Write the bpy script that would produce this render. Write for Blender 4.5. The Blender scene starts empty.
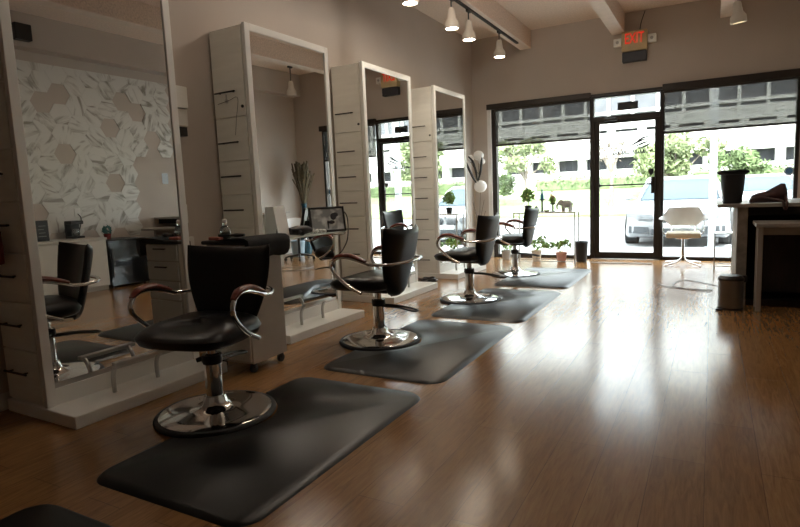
import bpy, bmesh, math, random
from math import sin, cos, pi, radians, sqrt
from mathutils import Vector, Matrix, Quaternion

C = bpy.context.scene.collection
SC = bpy.context.scene
random.seed(7)

# ---------------------------------------------------------------- camera, sky, sun, daylight, exposure
cam_d = bpy.data.cameras.new('camera')
cam = bpy.data.objects.new('camera', cam_d)
C.objects.link(cam)
SC.camera = cam
FPX, PITCH, ROLL, YAW = 567.47, 0.123856, -0.041695, -0.504252
CAMZ = 1.15
_fw = Vector((sin(YAW) * cos(PITCH), cos(YAW) * cos(PITCH), -sin(PITCH)))
_r0 = Vector((cos(YAW), -sin(YAW), 0))
_u0 = _r0.cross(_fw)
_r = _r0 * cos(ROLL) + _u0 * sin(ROLL)
_u = -_r0 * sin(ROLL) + _u0 * cos(ROLL)
m = Matrix(((_r.x, _u.x, -_fw.x, 0), (_r.y, _u.y, -_fw.y, 0), (_r.z, _u.z, -_fw.z, CAMZ), (0, 0, 0, 1)))
cam.matrix_world = m
cam_d.sensor_fit = 'HORIZONTAL'
cam_d.sensor_width = 36.0
cam_d.lens = FPX / 800 * 36.0
cam_d.clip_start = 0.05
cam_d.clip_end = 300

w = bpy.data.worlds.new('sky')
SC.world = w
w.use_nodes = True
bg = w.node_tree.nodes['Background']
bg.inputs[0].default_value = (0.87, 0.945, 1.0, 1)
bg.inputs[1].default_value = 12.0

sun_d = bpy.data.lights.new('sun', 'SUN')
sun_d.energy = 17.0
sun_d.angle = radians(2)
sun_d.color = (1.0, 0.975, 0.94)
sun = bpy.data.objects.new('sun', sun_d)
C.objects.link(sun)
sun.rotation_euler = Vector((-0.25, 0.62, -0.75)).to_track_quat('-Z', 'Y').to_euler()


def portal(x0, x1, z0, z1):
    d = bpy.data.lights.new('daylight_portal', 'AREA')
    d.shape = 'RECTANGLE'
    d.size, d.size_y = x1 - x0, z1 - z0
    d.cycles.is_portal = True
    o = bpy.data.objects.new('daylight_portal', d)
    C.objects.link(o)
    o.location = ((x0 + x1) / 2, 9.36, (z0 + z1) / 2)
    o.rotation_euler = (radians(-90), 0, 0)


portal(-3.23, -1.6, 0.03, 2.45)
portal(-1.6, -0.67, 0.03, 2.45)
portal(-0.62, 0.97, 0.03, 2.45)

# added fill lights without fixtures, unseen, lifting the dim interior
for lx, ly, le in ((-1.85, 2.85, 11), (-1.95, 5.0, 34)):
    ld = bpy.data.lights.new('fill_light', 'POINT')
    ld.energy = le
    ld.color = (1.0, 0.93, 0.82)
    ld.shadow_soft_size = 0.12
    lo_ = bpy.data.objects.new('fill_light', ld)
    C.objects.link(lo_)
    lo_.location = (lx, ly, 3.46)

SC.view_settings.view_transform = 'Standard'
SC.view_settings.look = 'None'
SC.view_settings.exposure = 0.0
SC.view_settings.gamma = 1.0
SC.view_settings.use_curve_mapping = False
SC.cycles.diffuse_bounces = 8
SC.cycles.max_bounces = 14



# ---------------------------------------------------------------- materials
def mat(name, col=(0.5, 0.5, 0.5), rough=0.5, metal=0.0, spec=0.5, noise=0.0, nscale=8.0, bump=0.0, bscale=60.0,
        stretch=(1, 1, 1), coat=0.0, trans=0.0):
    """Principled material with an object-space noise that varies its colour and an optional noise bump."""
    M = bpy.data.materials.new(name)
    M.use_nodes = True
    nt = M.node_tree
    P = nt.nodes['Principled BSDF']
    P.inputs['Base Color'].default_value = (*col, 1)
    P.inputs['Roughness'].default_value = rough
    P.inputs['Metallic'].default_value = metal
    P.inputs['Specular IOR Level'].default_value = spec
    P.inputs['Coat Weight'].default_value = coat
    P.inputs['Transmission Weight'].default_value = trans
    tc = nt.nodes.new('ShaderNodeTexCoord')
    mp = nt.nodes.new('ShaderNodeMapping')
    mp.inputs['Scale'].default_value = stretch
    nt.links.new(tc.outputs['Object'], mp.inputs[0])
    if noise > 0:
        n = nt.nodes.new('ShaderNodeTexNoise')
        n.inputs['Scale'].default_value = nscale
        n.inputs['Detail'].default_value = 5
        nt.links.new(mp.outputs[0], n.inputs['Vector'])
        cr = nt.nodes.new('ShaderNodeValToRGB')
        cr.color_ramp.elements[0].position = 0.3
        cr.color_ramp.elements[1].position = 0.7
        cr.color_ramp.elements[0].color = (*[max(0, c * (1 - noise)) for c in col], 1)
        cr.color_ramp.elements[1].color = (*[min(1, c * (1 + noise)) for c in col], 1)
        nt.links.new(n.outputs['Fac'], cr.inputs[0])
        nt.links.new(cr.outputs[0], P.inputs['Base Color'])
    if bump > 0:
        n2 = nt.nodes.new('ShaderNodeTexNoise')
        n2.inputs['Scale'].default_value = bscale
        n2.inputs['Detail'].default_value = 3
        nt.links.new(mp.outputs[0], n2.inputs['Vector'])
        b = nt.nodes.new('ShaderNodeBump')
        b.inputs['Strength'].default_value = bump
        b.inputs['Distance'].default_value = 0.01
        nt.links.new(n2.outputs['Fac'], b.inputs['Height'])
        nt.links.new(b.outputs[0], P.inputs['Normal'])
    return M


def emit(name, col, strength):
    M = bpy.data.materials.new(name)
    M.use_nodes = True
    nt = M.node_tree
    nt.nodes.remove(nt.nodes['Principled BSDF'])
    e = nt.nodes.new('ShaderNodeEmission')
    e.inputs[0].default_value = (*col, 1)
    e.inputs[1].default_value = strength
    nt.links.new(e.outputs[0], nt.nodes['Material Output'].inputs[0])
    return M


def pane_mat(name, tint=(0.95, 0.97, 0.96), gloss=0.07):
    M = bpy.data.materials.new(name)
    M.use_nodes = True
    nt = M.node_tree
    nt.nodes.remove(nt.nodes['Principled BSDF'])
    t = nt.nodes.new('ShaderNodeBsdfTransparent')
    t.inputs[0].default_value = (*tint, 1)
    g = nt.nodes.new('ShaderNodeBsdfGlossy')
    g.inputs['Roughness'].default_value = 0.02
    mx = nt.nodes.new('ShaderNodeMixShader')
    mx.inputs[0].default_value = gloss
    nt.links.new(t.outputs[0], mx.inputs[1])
    nt.links.new(g.outputs[0], mx.inputs[2])
    nt.links.new(mx.outputs[0], nt.nodes['Material Output'].inputs[0])
    return M


def shade_mat():
    M = bpy.data.materials.new('shade_mesh_fabric')
    M.use_nodes = True
    nt = M.node_tree
    nt.nodes.remove(nt.nodes['Principled BSDF'])
    t = nt.nodes.new('ShaderNodeBsdfTransparent')
    t.inputs[0].default_value = (0.285, 0.282, 0.276, 1)
    tl = nt.nodes.new('ShaderNodeBsdfTranslucent')
    tl.inputs[0].default_value = (0.008, 0.0079, 0.0077, 1)
    d = nt.nodes.new('ShaderNodeBsdfDiffuse')
    tc = nt.nodes.new('ShaderNodeTexCoord')
    wv = nt.nodes.new('ShaderNodeTexNoise')
    wv.inputs['Scale'].default_value = 6
    nt.links.new(tc.outputs['Object'], wv.inputs['Vector'])
    cr = nt.nodes.new('ShaderNodeValToRGB')
    cr.color_ramp.elements[0].color = (0.035, 0.034, 0.032, 1)
    cr.color_ramp.elements[1].color = (0.05, 0.048, 0.046, 1)
    nt.links.new(wv.outputs['Fac'], cr.inputs[0])
    nt.links.new(cr.outputs[0], d.inputs[0])
    a = nt.nodes.new('ShaderNodeAddShader')
    a2 = nt.nodes.new('ShaderNodeAddShader')
    nt.links.new(tl.outputs[0], a.inputs[0])
    nt.links.new(d.outputs[0], a.inputs[1])
    nt.links.new(t.outputs[0], a2.inputs[0])
    nt.links.new(a.outputs[0], a2.inputs[1])
    nt.links.new(a2.outputs[0], nt.nodes['Material Output'].inputs[0])
    return M


def floor_mat():
    M = bpy.data.materials.new('oak_plank_floor')
    M.use_nodes = True
    nt = M.node_tree
    P = nt.nodes['Principled BSDF']
    L = nt.links.new
    tc = nt.nodes.new('ShaderNodeTexCoord')
    mp = nt.nodes.new('ShaderNodeMapping')
    mp.inputs['Rotation'].default_value = (0, 0, radians(90))
    L(tc.outputs['Object'], mp.inputs[0])
    br = nt.nodes.new('ShaderNodeTexBrick')
    br.offset = 0.37
    br.inputs['Scale'].default_value = 1.0
    br.inputs['Brick Width'].default_value = 1.25
    br.inputs['Row Height'].default_value = 0.195
    br.inputs['Mortar Size'].default_value = 0.0016
    br.inputs['Mortar Smooth'].default_value = 0.3
    br.inputs['Bias'].default_value = 0.0
    br.inputs['Color1'].default_value = (0.300, 0.152, 0.056, 1)
    br.inputs['Color2'].default_value = (0.350, 0.188, 0.075, 1)
    br.inputs['Mortar'].default_value = (0.17, 0.085, 0.035, 1)
    L(mp.outputs[0], br.inputs['Vector'])
    mp2 = nt.nodes.new('ShaderNodeMapping')
    mp2.inputs['Scale'].default_value = (14, 1.2, 1)
    L(tc.outputs['Object'], mp2.inputs[0])
    n = nt.nodes.new('ShaderNodeTexNoise')
    n.inputs['Scale'].default_value = 3.2
    n.inputs['Detail'].default_value = 8
    n.inputs['Roughness'].default_value = 0.65
    n.inputs['Distortion'].default_value = 1.4
    L(mp2.outputs[0], n.inputs['Vector'])
    cr = nt.nodes.new('ShaderNodeValToRGB')
    cr.color_ramp.elements[0].position = 0.32
    cr.color_ramp.elements[0].color = (0.66, 0.60, 0.55, 1)
    cr.color_ramp.elements[1].position = 0.62
    cr.color_ramp.elements[1].color = (1.08, 1.08, 1.08, 1)
    L(n.outputs['Fac'], cr.inputs[0])
    mx = nt.nodes.new('ShaderNodeMix')
    mx.data_type = 'RGBA'
    mx.blend_type = 'MULTIPLY'
    mx.inputs[0].default_value = 0.85
    L(br.outputs['Color'], mx.inputs[6])
    L(cr.outputs[0], mx.inputs[7])
    L(mx.outputs[2], P.inputs['Base Color'])
    n3 = nt.nodes.new('ShaderNodeTexNoise')
    n3.inputs['Scale'].default_value = 2.5
    n3.inputs['Detail'].default_value = 4
    L(tc.outputs['Object'], n3.inputs['Vector'])
    rr = nt.nodes.new('ShaderNodeMapRange')
    rr.inputs['To Min'].default_value = 0.15
    rr.inputs['To Max'].default_value = 0.23
    L(n3.outputs['Fac'], rr.inputs['Value'])
    L(rr.outputs[0], P.inputs['Roughness'])
    bp = nt.nodes.new('ShaderNodeBump')
    bp.inputs['Strength'].default_value = 0.03
    bp.inputs['Distance'].default_value = 0.003
    L(n.outputs['Fac'], bp.inputs['Height'])
    L(bp.outputs[0], P.inputs['Normal'])
    P.inputs['Specular IOR Level'].default_value = 0.75
    return M


def marble_mat():
    M = bpy.data.materials.new('marble_hexagon')
    M.use_nodes = True
    nt = M.node_tree
    L = nt.links.new
    P = nt.nodes['Principled BSDF']
    P.inputs['Roughness'].default_value = 0.3
    tc = nt.nodes.new('ShaderNodeTexCoord')
    at = nt.nodes.new('ShaderNodeAttribute')
    at.attribute_name = 'tile'
    sep = nt.nodes.new('ShaderNodeSeparateColor')
    L(at.outputs['Color'], sep.inputs[0])
    mul = nt.nodes.new('ShaderNodeVectorMath')
    mul.operation = 'SCALE'
    mul.inputs['Scale'].default_value = 30
    L(at.outputs['Color'], mul.inputs[0])
    add = nt.nodes.new('ShaderNodeVectorMath')
    L(tc.outputs['Object'], add.inputs[0])
    L(mul.outputs[0], add.inputs[1])
    vr = nt.nodes.new('ShaderNodeVectorRotate')
    vr.rotation_type = 'AXIS_ANGLE'
    vr.inputs['Axis'].default_value = (1, 0, 0)
    mm = nt.nodes.new('ShaderNodeMath')
    mm.operation = 'MULTIPLY'
    mm.inputs[1].default_value = 6.28
    L(sep.outputs[0], mm.inputs[0])
    L(mm.outputs[0], vr.inputs['Angle'])
    L(add.outputs[0], vr.inputs['Vector'])
    mp = nt.nodes.new('ShaderNodeMapping')
    mp.inputs['Scale'].default_value = (1, 5.5, 1.6)
    L(vr.outputs[0], mp.inputs[0])
    n = nt.nodes.new('ShaderNodeTexNoise')
    n.inputs['Scale'].default_value = 2.0
    n.inputs['Detail'].default_value = 6
    n.inputs['Distortion'].default_value = 0.7
    L(mp.outputs[0], n.inputs['Vector'])
    cr = nt.nodes.new('ShaderNodeValToRGB')
    e = cr.color_ramp.elements
    e[0].position = 0.34
    e[0].color = (0.30, 0.285, 0.25, 1)
    e[1].position = 0.50
    e[1].color = (0.70, 0.70, 0.665, 1)
    x = cr.color_ramp.elements.new(0.43)
    x.color = (0.56, 0.555, 0.52, 1)
    L(n.outputs['Fac'], cr.inputs[0])
    L(cr.outputs[0], P.inputs['Base Color'])
    return M


M_FLOOR = floor_mat()
M_WALL = mat('taupe_paint', (0.52, 0.458, 0.405), 0.75, noise=0.03, nscale=2, bump=0.08, bscale=120)
M_CEIL = mat('textured_ceiling', (0.80, 0.67, 0.57), 0.95, noise=0.10, nscale=40, bump=0.9, bscale=70)
M_BEAM = mat('textured_beam', (0.72, 0.58, 0.48), 0.95, noise=0.16, nscale=45, bump=1.0, bscale=80)
M_BEAMB = mat('beam_bottom_board', (0.78, 0.67, 0.58), 0.8, noise=0.05, nscale=10)
M_MARBLE = marble_mat()
M_WHITE = mat('white_laminate', (0.66, 0.645, 0.60), 0.45, noise=0.04, nscale=3)
M_WHITEG = mat('white_gloss', (0.82, 0.815, 0.78), 0.3, noise=0.03, nscale=3)
M_PANEL = mat('drawer_laminate', (0.80, 0.79, 0.735), 0.5, noise=0.04, nscale=4, stretch=(1, 1, 6))
M_DRAWGAP = mat('drawer_gap', (0.06, 0.055, 0.05), 0.7, noise=0.05)
M_MIRROR = mat('mirror_silver', (0.86, 0.87, 0.86), 0.0, 1.0)
M_CHROME = mat('chrome', (0.78, 0.78, 0.78), 0.08, 1.0, noise=0.03, nscale=4)
M_STEEL = mat('brushed_steel', (0.55, 0.54, 0.52), 0.3, 1.0, noise=0.05, nscale=10, stretch=(1, 1, 20))
M_DARKM = mat('dark_metal', (0.05, 0.048, 0.045), 0.4, 0.6, noise=0.1)
M_VINYL = mat('black_vinyl', (0.007, 0.007, 0.0075), 0.36, spec=.35, noise=0.1, bump=0.04, bscale=160)
M_RUBBER = mat('black_rubber', (0.013, 0.013, 0.0135), 0.62, noise=0.12, nscale=30, bump=0.25, bscale=300)
M_MAT = mat('black_foam_mat', (0.003, 0.0034, 0.0036), 0.38, spec=.45, noise=0.12, nscale=30, bump=0.05, bscale=200)
M_REDWOOD = mat('red_stained_wood', (0.16, 0.026, 0.014), 0.32, noise=0.35, nscale=14, stretch=(1, 6, 6))
M_BLACK = mat('black_plastic', (0.014, 0.014, 0.015), 0.42, noise=0.1)
M_BLACKCL = mat('black_cloth', (0.010, 0.010, 0.011), 0.9, noise=0.2, nscale=50, bump=0.4, bscale=200)
M_BRONZE = mat('dark_bronze_aluminium', (0.030, 0.023, 0.018), 0.42, 0.3, noise=0.08)
M_JAMB = mat('white_jamb_paint', (0.75, 0.74, 0.72), 0.5, noise=0.02)
M_GLASS = pane_mat('window_glass')
M_SHADE = shade_mat()
M_SHELFGL = mat('frosted_shelf_glass', (0.72, 0.78, 0.75), 0.2, noise=0.03)
M_LAMPW = mat('lamp_white_enamel', (0.66, 0.60, 0.52), 0.4, noise=0.03)
M_BULB = emit('lamp_glow', (1.0, 0.86, 0.66), 60.0)
M_BULBSOFT = emit('lamp_glow_dim', (1.0, 0.80, 0.48), 1.7)
M_EXITBOX = mat('exit_sign_housing', (0.60, 0.47, 0.26), 0.5, noise=0.06)
M_EXITRED = emit('exit_letters_red', (0.75, 0.045, 0.02), 0.75)
M_NAVY = mat('dark_grey_plain', (0.045, 0.045, 0.055), 0.5, noise=0.06)
M_COUNTERW = mat('counter_top_laminate', (0.36, 0.325, 0.285), 0.35, noise=0.06)
M_COUNTERB = mat('counter_dark_wood', (0.020, 0.014, 0.011), 0.6, spec=.2, noise=0.25, nscale=6, stretch=(6, 6, 1))
M_STONE = mat('stacked_stone', (0.26, 0.225, 0.185), 0.8, noise=0.3, nscale=12, bump=0.8, bscale=25)
M_CABW = mat('cabinet_white', (0.62, 0.61, 0.56), 0.4, noise=0.03)
M_BLUEGL = mat('blue_glass_vase', (0.025, 0.075, 0.105), 0.12, noise=0.25, nscale=5)
M_PALEBL = mat('pale_blue_plastic', (0.28, 0.38, 0.46), 0.4, noise=0.1)
M_REED = mat('dried_reeds', (0.10, 0.075, 0.04), 0.9, noise=0.4, nscale=20)
M_LEAF = mat('leaf_green', (0.26, 0.40, 0.12), 0.6, noise=0.4, nscale=15)
M_SOIL = mat('potting_soil', (0.05, 0.035, 0.025), 0.95, noise=0.3)
M_POTW = mat('pot_cream', (0.66, 0.60, 0.50), 0.6, noise=0.06)
M_POTP = mat('pot_pink', (0.72, 0.40, 0.34), 0.6, noise=0.06)
M_POTG = mat('pot_grey', (0.40, 0.40, 0.38), 0.6, noise=0.1)
M_BLUEP = mat('blue_plastic', (0.05, 0.22, 0.38), 0.3, noise=0.05)
M_ELE = mat('elephant_grey', (0.42, 0.41, 0.38), 0.6, noise=0.15, nscale=20)
M_PAPERW = mat('white_paper', (0.85, 0.84, 0.82), 0.7, noise=0.02)
M_PEWTER = mat('cable_grey', (0.22, 0.22, 0.22), 0.5, noise=0.05)
M_REDCL = mat('dark_red_cloth', (0.16, 0.020, 0.018), 0.8, noise=0.25, nscale=25)
M_PINK = mat('coral_plastic', (0.62, 0.20, 0.15), 0.35, noise=0.05)
M_BURG = mat('burgundy_leather', (0.055, 0.018, 0.016), 0.45, noise=0.2, nscale=20)
M_CREAMC = mat('cream_cushion', (0.70, 0.62, 0.48), 0.7, noise=0.06)
M_CLEAR = mat('clear_bottle', (0.85, 0.9, 0.9), 0.05, trans=0.9)
M_LIQ = mat('dark_liquid', (0.03, 0.025, 0.02), 0.2, noise=0.1)
M_PHOTO = None
# outdoors
M_WALK = mat('concrete_walk', (0.34, 0.33, 0.31), 0.9, noise=0.08, nscale=3)
M_LOT = mat('pale_asphalt', (0.24, 0.24, 0.24), 0.9, noise=0.10, nscale=2)
M_GRASS = mat('lawn_grass', (0.15, 0.19, 0.08), 0.95, noise=0.25, nscale=3)
M_BUILD = mat('white_stucco', (0.50, 0.495, 0.48), 0.85, noise=0.03, nscale=1)
M_BWIN = mat('office_window_dark', (0.085, 0.087, 0.095), 0.4, spec=.3, noise=0.15, nscale=1.5)
M_BWIN2 = mat('office_window_shaded', (0.03, 0.031, 0.035), 0.6, spec=.15, noise=0.15, nscale=1.5)  # darker copy of the office glass, the overhang's shade put into its colour
M_TREE = mat('tree_leaves', (0.11, 0.155, 0.06), 0.75, noise=0.45, nscale=1.5)
M_TREE2 = mat('tree_leaves_light', (0.17, 0.205, 0.095), 0.75, noise=0.4, nscale=1.5)
M_HEDGE = mat('hedge_leaves', (0.11, 0.15, 0.065), 0.75, noise=0.4, nscale=2)
M_BARK = mat('bark', (0.18, 0.15, 0.12), 0.9, noise=0.3, nscale=8)
M_CARW = mat('white_car_paint', (0.24, 0.25, 0.26), 0.25, noise=0.02, coat=0.6)
M_CARS = mat('silver_car_paint', (0.26, 0.27, 0.28), 0.3, noise=0.02, coat=0.6)
M_CARGL = mat('car_glass', (0.045, 0.065, 0.08), 0.45, spec=.12, noise=0.1, nscale=1)
M_CARDK = mat('car_dark_trim', (0.05, 0.055, 0.06), 0.5, noise=0.1)
M_HEADL = mat('headlight_glass', (0.12, 0.13, 0.14), 0.15, noise=0.3, nscale=12)
M_TYRE = mat('tyre', (0.03, 0.03, 0.03), 0.8, noise=0.1)
M_POST = mat('pale_post_paint', (0.70, 0.76, 0.78), 0.5, noise=0.03)


# ---------------------------------------------------------------- mesh helpers
class B:
    def __init__(s):
        s.bm = bmesh.new()
        s.soft = False

    def box(s, x0, x1, y0, y1, z0, z1, bev=0.0, seg=2):
        r = bmesh.ops.create_cube(s.bm, size=1.0)
        vs = r['verts']
        for v in vs:
            v.co = Vector((x0 + (v.co.x + .5) * (x1 - x0), y0 + (v.co.y + .5) * (y1 - y0), z0 + (v.co.z + .5) * (z1 - z0)))
        if bev > 0:
            es = list({e for v in vs for e in v.link_edges})
            bmesh.ops.bevel(s.bm, geom=es, offset=bev, segments=seg, affect='EDGES', profile=0.5)
        return s

    def cyl(s, p0, p1, r0, r1=None, seg=20, cap=True):
        s.soft = True
        r1 = r0 if r1 is None else r1
        p0, p1 = Vector(p0), Vector(p1)
        d = p1 - p0
        q = d.to_track_quat('Z', 'Y')
        rings = []
        for p, r in ((p0, r0), (p1, r1)):
            rings.append([s.bm.verts.new(p + q @ Vector((r * cos(2 * pi * k / seg), r * sin(2 * pi * k / seg), 0))) for k in range(seg)])
        for k in range(seg):
            j = (k + 1) % seg
            s.bm.faces.new((rings[0][k], rings[0][j], rings[1][j], rings[1][k]))
        if cap:
            s.bm.faces.new(rings[0][::-1])
            s.bm.faces.new(rings[1])
        return s

    def lathe(s, prof, c=(0, 0, 0), seg=28):
        s.soft = True
        c = Vector(c)
        rings = []
        for r, z in prof:
            if r < 1e-5:
                rings.append([s.bm.verts.new(c + Vector((0, 0, z)))])
            else:
                rings.append([s.bm.verts.new(c + Vector((r * cos(2 * pi * k / seg), r * sin(2 * pi * k / seg), z))) for k in range(seg)])
        for a, b in zip(rings, rings[1:]):
            for k in range(seg):
                j = (k + 1) % seg
                if len(a) == 1 and len(b) == 1:
                    continue
                if len(a) == 1:
                    s.bm.faces.new((a[0], b[j], b[k]))
                elif len(b) == 1:
                    s.bm.faces.new((a[k], a[j], b[0]))
                else:
                    s.bm.faces.new((a[k], a[j], b[j], b[k]))
        for rg, fl in ((rings[0], True), (rings[-1], False)):
            if len(rg) > 1:
                s.bm.faces.new(rg[::-1] if fl else rg)
        return s

    def tube(s, pts, r, seg=10, smooth=6, closed=False, flat=1.0, rads=None):
        s.soft = True
        P = [Vector(p) for p in pts]
        if smooth > 1:
            Q = []
            n = len(P)
            rng = range(n if closed else n - 1)
            RR = []
            for i in rng:
                p1, p2 = P[i], P[(i + 1) % n]
                p0 = P[i - 1] if (closed or i > 0) else p1 * 2 - p2
                p3 = P[(i + 2) % n] if (closed or i + 2 < n) else p2 * 2 - p1
                for k in range(smooth):
                    t = k / smooth
                    Q.append(0.5 * ((2 * p1) + (p2 - p0) * t + (2 * p0 - 5 * p1 + 4 * p2 - p3) * t * t + (3 * p1 - p0 - 3 * p2 + p3) * t ** 3))
                    if rads:
                        RR.append(rads[i] * (1 - t) + rads[(i + 1) % n] * t)
            if not closed:
                Q.append(P[-1])
                if rads:
                    RR.append(rads[-1])
            P = Q
            if rads:
                rads = RR
        n = len(P)
        T = []
        for i in range(n):
            a = P[i - 1] if (i > 0 or closed) else P[i]
            b = P[(i + 1) % n] if (i < n - 1 or closed) else P[i]
            T.append((b - a).normalized())
        up = Vector((0, 0, 1)) if abs(T[0].z) < 0.9 else Vector((1, 0, 0))
        N = (up - T[0] * up.dot(T[0])).normalized()
        rings = []
        for i in range(n):
            N = (N - T[i] * N.dot(T[i]))
            N = N.normalized() if N.length > 1e-6 else T[i].orthogonal().normalized()
            Bn = T[i].cross(N)
            rr = rads[i] if rads else r
            rings.append([s.bm.verts.new(P[i] + N * (rr * flat * cos(2 * pi * k / seg)) + Bn * (rr * sin(2 * pi * k / seg))) for k in range(seg)])
        for i in range(n if closed else n - 1):
            a, b = rings[i], rings[(i + 1) % n]
            for k in range(seg):
                j = (k + 1) % seg
                s.bm.faces.new((a[k], a[j], b[j], b[k]))
        if not closed:
            s.bm.faces.new(rings[0][::-1])
            s.bm.faces.new(rings[-1])
        return s

    def ball(s, c, r, sc=(1, 1, 1), sub=3):
        s.soft = True
        o = bmesh.ops.create_icosphere(s.bm, subdivisions=sub, radius=r)
        for v in o['verts']:
            v.co = Vector((v.co.x * sc[0], v.co.y * sc[1], v.co.z * sc[2])) + Vector(c)
        return s

    def prism(s, outline, z0, z1, inset=0.0):
        """Outline (list of x,y) extruded from z0 to z1; the top edge is drawn in by inset."""
        s.soft = True
        n = len(outline)
        top = outline
        if inset:
            top = []
            for i in range(n):
                a, b, c = Vector(outline[i - 1]), Vector(outline[i]), Vector(outline[(i + 1) % n])
                d1, d2 = (b - a).normalized(), (c - b).normalized()
                n1, n2 = Vector((-d1.y, d1.x)), Vector((-d2.y, d2.x))
                nn = (n1 + n2)
                nn = nn.normalized() if nn.length > 1e-6 else n1
                top.append(tuple(b + nn * inset))
        lo = [s.bm.verts.new((x, y, z0)) for x, y in outline]
        hi = [s.bm.verts.new((x, y, z1)) for x, y in top]
        for i in range(n):
            j = (i + 1) % n
            s.bm.faces.new((lo[i], lo[j], hi[j], hi[i]))
        s.bm.faces.new(hi)
        s.bm.faces.new(lo[::-1])
        return s

    def quad(s, *ps):
        s.bm.faces.new([s.bm.verts.new(p) for p in ps])
        return s

    def loft(s, rings):
        s.soft = True
        R = [[s.bm.verts.new(p) for p in ring] for ring in rings]
        for a, b in zip(R, R[1:]):
            n = len(a)
            for k in range(n):
                j = (k + 1) % n
                s.bm.faces.new((a[k], a[j], b[j], b[k]))
        s.bm.faces.new(R[0][::-1])
        s.bm.faces.new(R[-1])
        return s

    def grid(s, f, nu, nv):
        s.soft = True
        V = [[s.bm.verts.new(f(i / nu, j / nv)) for j in range(nv + 1)] for i in range(nu + 1)]
        for i in range(nu):
            for j in range(nv):
                s.bm.faces.new((V[i][j], V[i + 1][j], V[i + 1][j + 1], V[i][j + 1]))
        return s

    def xf(s, M):
        bmesh.ops.transform(s.bm, matrix=M, verts=s.bm.verts)
        return s

    def build(s, name, m, parent=None, angle=38, loc=None):
        bmesh.ops.recalc_face_normals(s.bm, faces=s.bm.faces)
        me = bpy.data.meshes.new(name)
        for f in s.bm.faces:
            f.smooth = True
        s.bm.to_mesh(me)
        s.bm.free()
        try:
            me.set_sharp_from_angle(angle=radians(angle if s.soft else min(angle, 12)))
        except Exception:
            pass
        me.materials.append(m)
        o = bpy.data.objects.new(name, me)
        C.objects.link(o)
        if parent is not None:
            o.parent = parent
        if loc is not None:
            o.location = loc
        return o


def thing(name, label, cat, loc=(0, 0, 0), rz=0.0, group=None):
    o = bpy.data.objects.new(name, None)
    o.empty_display_size = 0.1
    C.objects.link(o)
    o.location = loc
    o.rotation_euler = (0, 0, rz)
    return tag(o, label, cat, group)


def tag(o, label, cat, group=None):
    o['label'] = label
    o['category'] = cat
    if group:
        o['group'] = group
    return o


def struct(o):
    o['kind'] = 'structure'
    return o


def lab(o, t):
    o['label'] = t
    return o


def copy_tree(o, parent=None):
    c = o.copy()
    C.objects.link(c)
    if parent is not None:
        c.parent = parent
    for ch in list(o.children):
        copy_tree(ch, c)
    return c


def text_mesh(name, body, size, m, parent, loc, rot, extrude=0.003, shear=0.0, sx=1.0):
    cu = bpy.data.curves.new(name, 'FONT')
    cu.body = body
    cu.size = size
    cu.align_x = 'CENTER'
    cu.align_y = 'CENTER'
    cu.extrude = extrude
    cu.offset = size * 0.012
    t = bpy.data.objects.new(name + '_tmp', cu)
    C.objects.link(t)
    dg = bpy.context.evaluated_depsgraph_get()
    me = bpy.data.meshes.new_from_object(t.evaluated_get(dg))
    bpy.data.objects.remove(t)
    bpy.data.curves.remove(cu)
    me.materials.clear()
    me.materials.append(m)
    o = bpy.data.objects.new(name, me)
    C.objects.link(o)
    o.parent = parent
    o.location = loc
    o.rotation_euler = rot
    o.scale = (sx, 1, 1)
    return o


def leaf_mesh(name, m, parent, blobs, size, rnd, elong=1.7):
    """Foliage of small leaf blades scattered through ellipsoids: blobs = [(centre, radii, count)]."""
    vs, fs = [], []
    for c, r, n in blobs:
        for _ in range(n):
            while True:
                p = Vector((rnd.uniform(-1, 1), rnd.uniform(-1, 1), rnd.uniform(-1, 1)))
                if 0.25 < p.length < 1:
                    break
            p = Vector((c[0] + p.x * r[0], c[1] + p.y * r[1], c[2] + p.z * r[2]))
            q = Quaternion((rnd.gauss(0, 1), rnd.gauss(0, 1), rnd.gauss(0, 1), rnd.gauss(0, 1))).normalized()
            sz = size * rnd.uniform(0.6, 1.3)
            k = len(vs)
            for a, b in ((-elong, 0), (0, -.6), (elong, 0), (0, .6)):
                v = p + q @ Vector((a * sz * .5, b * sz * .5, 0.12 * sz * abs(b)))
                vs.append(tuple(v))
            fs.append((k, k + 1, k + 2, k + 3))
    me = bpy.data.meshes.new(name)
    me.from_pydata(vs, [], fs)
    me.materials.append(m)
    o = bpy.data.objects.new(name, me)
    C.objects.link(o)
    if parent is not None:
        o.parent = parent
    return o


# ================================================================ the room
XL, XR, YB, YW, ZC = -3.56, 1.70, -3.2, 9.20, 3.60
struct(B().box(XL - .2, XR + .2, YB - .2, YW + .16, -0.2, 0).build('floor', M_FLOOR))
struct(B().box(XL - .2, XR + .2, YB - .2, YW + .2, ZC, ZC + .3).build('ceiling', M_CEIL))
struct(B().box(XL - .2, XL, YB - .2, YW + .2, 0, ZC).build('wall_left', M_WALL))
struct(B().box(XR, XR + .2, YB - .2, YW + .2, 0, ZC).build('wall_right', M_WALL))
struct(B().box(XL, XR, YB - .2, YB, 0, ZC).build('wall_back', M_WALL))
fw_ = B()
fw_.box(XL, XR, YW, YW + .2, 2.47, ZC)
fw_.box(XL, -3.30, YW, YW + .2, 0, 2.47)
fw_.box(0.995, XR, YW, YW + .2, 0, 2.47)
struct(fw_.build('wall_front', M_WALL))
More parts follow.
